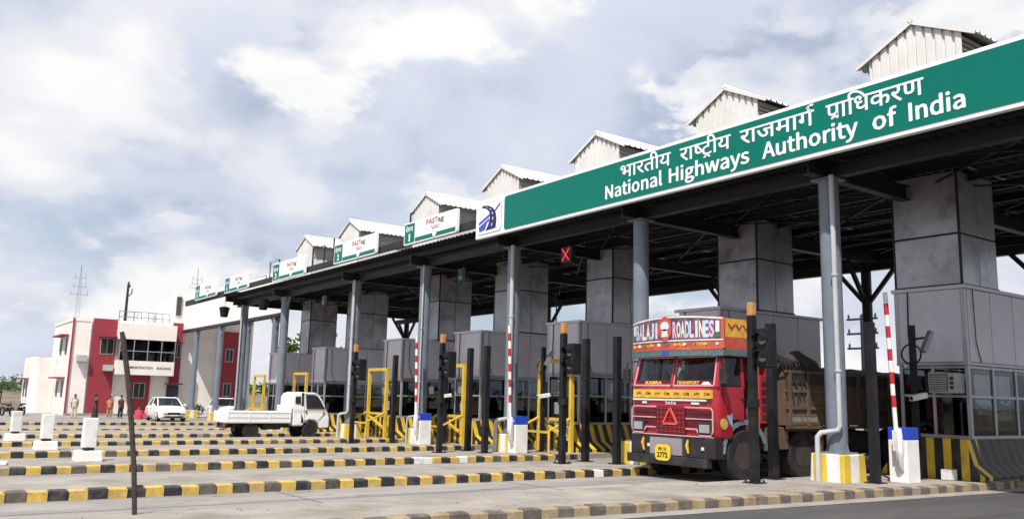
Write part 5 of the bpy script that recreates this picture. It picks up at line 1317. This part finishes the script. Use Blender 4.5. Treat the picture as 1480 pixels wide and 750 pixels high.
# ------------------------------------------------------------------ people
def pmat(name, c): return mat(name, c, .8, scale=12, var=.15)
m_skin = pmat('skin', (.22, .11, .07)); m_hair = pmat('black hair', (.012, .011, .012))
def person(label, loc, rz, top_, low_, kind='stand', sc=1.0, cap=None):
    t = thing('person', label, 'person', loc, rz)
    if kind == 'sit': hip, kn, an, sh = .18, [(.28, .14, .42), (.30, -.14, .42)], [(.30, .12, .06), (.32, -.12, .06)], .62
    else: hip, kn, an, sh = .90, [(.03, .10, .49), (-.02, -.10, .49)], [(0, .11, .08), (-.05, -.11, .08)], 1.38
    V = [(0, 0, hip), (0, 0, (hip + sh) / 2), (0, 0, sh), (.02, 0, sh + .10), (.02, 0, sh + .22), (.03, 0, sh + .30)]; Rr = [(.15, .11), (.14, .10), (.16, .10), (.055, .055), (.088, .10), (.07, .08)]
    E = [(0, 1), (1, 2), (2, 3), (3, 4), (4, 5)]
    for s in (0, 1):
        sg = 1 if s == 0 else -1; b = len(V)
        V += [(0, sg * .18, sh - .02), (-.01 if kind != 'sit' else .08, sg * .23, sh - .30), (.07 if kind != 'sit' else .25, sg * .20, sh - .53), (.10 if kind != 'sit' else .32, sg * .19, sh - .62)]
        Rr += [(.06, .06), (.045, .045), (.035, .035), (.04, .025)]
        E += [(2, b), (b, b + 1), (b + 1, b + 2), (b + 2, b + 3)]
        b = len(V); k = kn[s]; a = an[s]
        V += [(0, sg * .10, hip - .06), k, a, (a[0] + .15, a[1], a[2] - .03)]
        Rr += [(.095, .095), (.062, .062), (.042, .042), (.045, .03)]
        E += [(0, b), (b, b + 1), (b + 1, b + 2), (b + 2, b + 3)]
    me = bpy.data.meshes.new('body'); me.from_pydata(V, E, []); me.materials.append(m_skin)
    o = bpy.data.objects.new('body', me); C.objects.link(o); o.parent = t
    o.modifiers.new('skin', 'SKIN'); ss = o.modifiers.new('sub', 'SUBSURF'); ss.levels = 1; ss.render_levels = 1
    for q, d in enumerate(me.skin_vertices[0].data): d.radius = Rr[q]; d.use_root = (q == 0)
    n = 12
    ring = lambda z, rx, ry, x=0: [(x + rx * math.cos(2 * math.pi * j / n), ry * math.sin(2 * math.pi * j / n), z) for j in range(n)]
    mb = MB(); mb.loft([ring(hip - .10, .15, .20), ring(hip + .08, .145, .185), ring(sh - .2, .15, .20), ring(sh - .03, .125, .215), ring(sh + .05, .07, .09)])
    for q, sg in enumerate((1, -1)):
        a = V[6 + q * 8]; b = V[7 + q * 8]; mb.tube([a, tuple((a[i] * .25 + b[i] * .75) for i in range(3))], [.085, .072], 8)
    mb.build('shirt', top_, t, smooth=True)
    mb = MB()
    if kind == 'skirt': mb.loft([ring(.06, .24, .26), ring(.5, .19, .23), ring(hip + .04, .155, .205)])
    elif kind == 'sit': mb.loft([ring(.02, .36, .34, .16), ring(.20, .34, .30, .15), ring(.40, .24, .24, .16), ring(.47, .10, .14, .2)])
    else:
        for s in (0, 1):
            sg = 1 if s == 0 else -1; k = kn[s]; a = an[s]; mb.tube([(0, sg * .09, hip + .03), k, (a[0], a[1], a[2] + .02)], [.12, .088, .075], 8)
    mb.build('trousers' if kind == 'stand' else 'skirt', low_, t, smooth=True)
    zc_ = sh + .26
    mb = MB(); mb.loft([[(.0 + (-.015) + r * math.cos(2 * math.pi * j / n), r * math.sin(2 * math.pi * j / n), zc_ + z) for j in range(n)] for r, z in ((.085, -.04), (.10, .03), (.085, .09), (.04, .12))]); mb.build('cap' if cap else 'hair', cap or m_hair, t, smooth=True)
    for sg in (1, -1):
        MB().tube([(.105, sg * .035, zc_ - .02), (.118, sg * .035, zc_ - .02)], .010, 5).build('eye', m_hair, t)
    MB().tube([(.10, 0, zc_ - .02), (.135, 0, zc_ - .07), (.10, 0, zc_ - .085)], [.012, .018, .012], 5).build('nose', m_skin, t)
    t.scale = (sc * .86, sc * .86, sc * .86); return t
gz = zg(60)
person('person standing in pale khaki uniform and dark cap before the cream wall', (9.35, 60.5, gz), R(-95), pmat('khaki shirt', (.50, .44, .33)), pmat('khaki trousers', (.55, .50, .40)), cap=pmat('dark cap', (.05, .04, .035)))
person('person in dark dress walking before the maroon panel', (10.4, 59.5, gz), R(-30), pmat('dark shirt', (.05, .025, .03)), pmat('dark skirt', (.03, .022, .028)), 'skirt')
person('person in orange shirt standing left of the iron rod', (11.6, 61.5, gz), R(-80), pmat('orange shirt', (.50, .20, .10)), pmat('tan trousers', (.35, .22, .14)), sc=.95)
person('person in dark shirt and trousers standing behind the iron rod', (12.1, 60.6, gz), R(-60), pmat('maroon shirt', (.12, .03, .03)), pmat('dark trousers', (.03, .028, .03)))
person('person in bright pink clothes sitting on the ground beside the car', (13.05, 59.8, gz), R(-90), pmat('pink cloth', (.52, .04, .14)), pmat('red cloth', (.42, .02, .05)), 'sit')
person('person in orange red clothes sitting between the pink one and the car', (13.75, 60.6, gz), R(-70), pmat('orange red cloth', (.48, .09, .05)), pmat('brick red cloth', (.36, .05, .03)), 'sit')

# ------------------------------------------------------------------ parked motorcycles at the far left
def motorcycle(label, loc, rz):
    t = thing('motorcycle', label, 'motorcycle', loc, rz, 'motorcycles parked by the annex')
    for x in (-.62, .62):
        mb = MB(); n = 16
        mb.loft([[(x + a * math.cos(2 * math.pi * j / n), y, .3 + a * math.sin(2 * math.pi * j / n)) for j in range(n)] for a, y in ((.22, -.04), (.29, -.045), (.30, 0), (.29, .045), (.22, .04))], caps=False)
        w_ = mb.build('wheel', m_rubber, t, smooth=True)
        mb = MB()
        for q in range(6): a = R(60 * q); mb.tube([(x, 0, .3), (x + .23 * math.cos(a), 0, .3 + .23 * math.sin(a))], .012, 4)
        mb.build('spoke', m_alu, w_)
    mb = MB(); mb.tube([(.62, 0, .3), (.42, 0, .85), (.38, 0, .95)], .03, 6); mb.tube([(.42, 0, .8), (-.1, 0, .45), (-.62, 0, .3)], .03, 6); mb.box(-.12, .2, -.13, .13, .28, .52); mb.build('frame', m_chass, t)
    MB().loft([[(x, y * s, .72 + z) for y, z in ((-.10, -.08), (.10, -.08), (.12, .02), (.0, .10), (-.12, .02))] for x, s in ((-.05, .7), (.15, 1.1), (.38, .6))]).build('tank', m_tdred, t)
    MB().box(-.65, -.05, -.11, .11, .70, .80).build('seat', m_trim, t, bevel=.03)
    mb = MB(); mb.tube([(.36, -.34, .98), (.40, -.1, 1.0), (.40, .1, 1.0), (.36, .34, .98)], .016, 5); mb.build('handlebar', m_alu, t)
    MB().tube([(.44, 0, .84), (.54, 0, .83)], [.05, .085], 10).build('headlight', m_chrome, t)
motorcycle('dark motorcycle parked at the far left before the annex, left one', (6.0, 64.0, zg(64)), R(-70))
motorcycle('dark motorcycle parked against the annex corner, right one', (6.9, 65.0, zg(64)), R(-110))

# ------------------------------------------------------------------ trees, hedge, far greenery
def leafmat(name, c): return mat(name, c, .75, scale=1.5, var=.5, spec=.2)
m_leaf = [leafmat('leaf green', (.055, .095, .025)), leafmat('leaf dark green', (.035, .065, .02)), leafmat('leaf pale green', (.085, .12, .035))]
m_bark = mat('bark', (.07, .05, .035), .9, scale=6, var=.3, bump=.4)
def leaves(mb, c, rad, n, size, r, flat=1.0):
    for q in range(n):
        u = Vector((r.gauss(0, 1), r.gauss(0, 1), r.gauss(0, 1))).normalized() * (r.random() ** .45)
        p = Vector(c) + Vector((u.x * rad[0], u.y * rad[1], u.z * rad[2]))
        a = Vector((r.gauss(0, 1), r.gauss(0, 1), r.gauss(0, .6))).normalized(); b = a.cross(Vector((r.gauss(0, 1), r.gauss(0, 1), r.gauss(0, 1)))).normalized()
        s = size * r.uniform(.6, 1.4)
        mb.add([p - a * s, p + b * s * .5, p + a * s, p - b * s * .5], [(0, 1, 2, 3)])
def tree(label, loc, h, rad, seed, mi=0, cat='tree', name='broadleaf_tree', group=None, conifer=False):
    r = random.Random(seed); t = thing(name, label, cat, loc, 0, group)
    mb = MB(); top_ = h * (.9 if conifer else .6)
    mb.tube([(0, 0, 0), (.05 * h * r.uniform(-1, 1) * .4, 0, top_ * .5), (0, .03 * h, top_)], [h * .03, h * .022, h * .008], 8)
    cl = []
    if conifer:
        for q in range(9):
            z = h * (.25 + .08 * q)
            for k in range(4): a = r.uniform(0, 6.3); L = rad * (1.05 - q / 9); e = (L * math.cos(a), L * math.sin(a), z + .05 * h); mb.tube([(0, 0, z), e], [h * .008, h * .003], 4); cl.append((e, (L * .55, L * .55, h * .035)))
        n, sz = 45, h * .022
    else:
        for q in range(11):
            a = 6.283 * q / 11 + r.uniform(-.3, .3); L = rad * r.uniform(.35, .95); e = (L * math.cos(a), L * math.sin(a), h * r.uniform(.45, .92)); mb.tube([(0, 0, h * r.uniform(.3, .5)), ((e[0]) * .5, e[1] * .5, e[2] * .8), e], [h * .014, h * .009, h * .004], 5); k = rad * r.uniform(.28, .5); cl.append((e, (k, k, k * .75)))
        n, sz = 130, h * .028
    mb.build('trunk', m_bark, t)
    mb = MB()
    for c, kk in cl: leaves(mb, c, kk, n, sz, r)
    mb.build('crown', m_leaf[mi], t, fix=False)
gzf = zg(60)
tree('dense green tree seen between the portico wall and the booths', (33.5, 82, gzf), 8.5, 3.4, 11, 0, group='trees beyond the plaza')
tree('dark green tree lower and right of the portico wall', (30.0, 78, gzf), 4.6, 2.2, 12, 1, group='trees beyond the plaza')
tree('thin feathery conifer standing right of the portico wall', (29.2, 72, gzf), 6.3, 1.0, 13, 1, name='conifer', conifer=True)
tree('low bushy tree at the left edge beyond the annex', (5.0, 98, gzf), 2.9, 2.8, 14, 1, group='trees beyond the plaza')
tree('rounded tree just left of the annex', (9.0, 104, gzf), 3.1, 2.6, 15, 0, group='trees beyond the plaza')
tree('pale green small tree at the far left edge', (1.5, 92, gzf), 2.5, 2.2, 16, 2, group='trees beyond the plaza')
r_ = random.Random(5)
for q, (x, y, lab) in enumerate(((18.0, 64.6, 'dark green shrub at the foot of the portico wall, left one'), (18.8, 61.0, 'dark green shrub between the portico plinths'))):
    t = thing('shrub', lab, 'shrub', (x, y, gzf), 0, 'shrubs by the portico'); mb = MB(); mb.tube([(0, 0, 0), (0, 0, .5)], .04, 5); mb.build('stem', m_bark, t)
    mb = MB(); leaves(mb, (0, 0, .5), (.7, .7, .5), 220, .11, r_); mb.build('foliage', m_leaf[1], t, fix=False)
t = thing('earth_bank', 'low brown bank with dry scrub at the far left beyond the annex', 'bank', (3, 84, gzf))
mb = MB(); mb.loft([[(x, -1.5 + .3 * math.sin(x), -.1), (x, -.6, 1.2 + .25 * math.sin(x * 1.7)), (x, .6, 1.35 + .2 * math.sin(x * 1.3)), (x, 1.8, -.1)] for x in [-14 + q for q in range(19)]]); mb.build('bank', mat('brown scrub earth', (.10, .07, .05), .95, scale=1.2, var=.4, bump=.5), t, smooth=True)
mb = MB()
for q in range(42): leaves(mb, (-14 + q * .43, r_.uniform(-.8, .8), 1.35), (.5, .5, .45), 26, .13, r_)
mb.build('scrub', m_leaf[1], t, fix=False)
mb = MB(); rt = random.Random(21)
for q in range(330):
    a = R(-60 + 170 * q / 330 + rt.uniform(-.3, .3)); d = rt.uniform(260, 520)   # measured from +Y towards +X
    c = (d * math.sin(a), d * math.cos(a), gzf + rt.uniform(1.2, 3.0)); rr2 = rt.uniform(3, 7)
    leaves(mb, c, (rr2, rr2, rt.uniform(2, 4.5)), 46, 1.1, rt)
tag(mb.build('treeline', m_leaf[0], fix=False), kind='stuff')
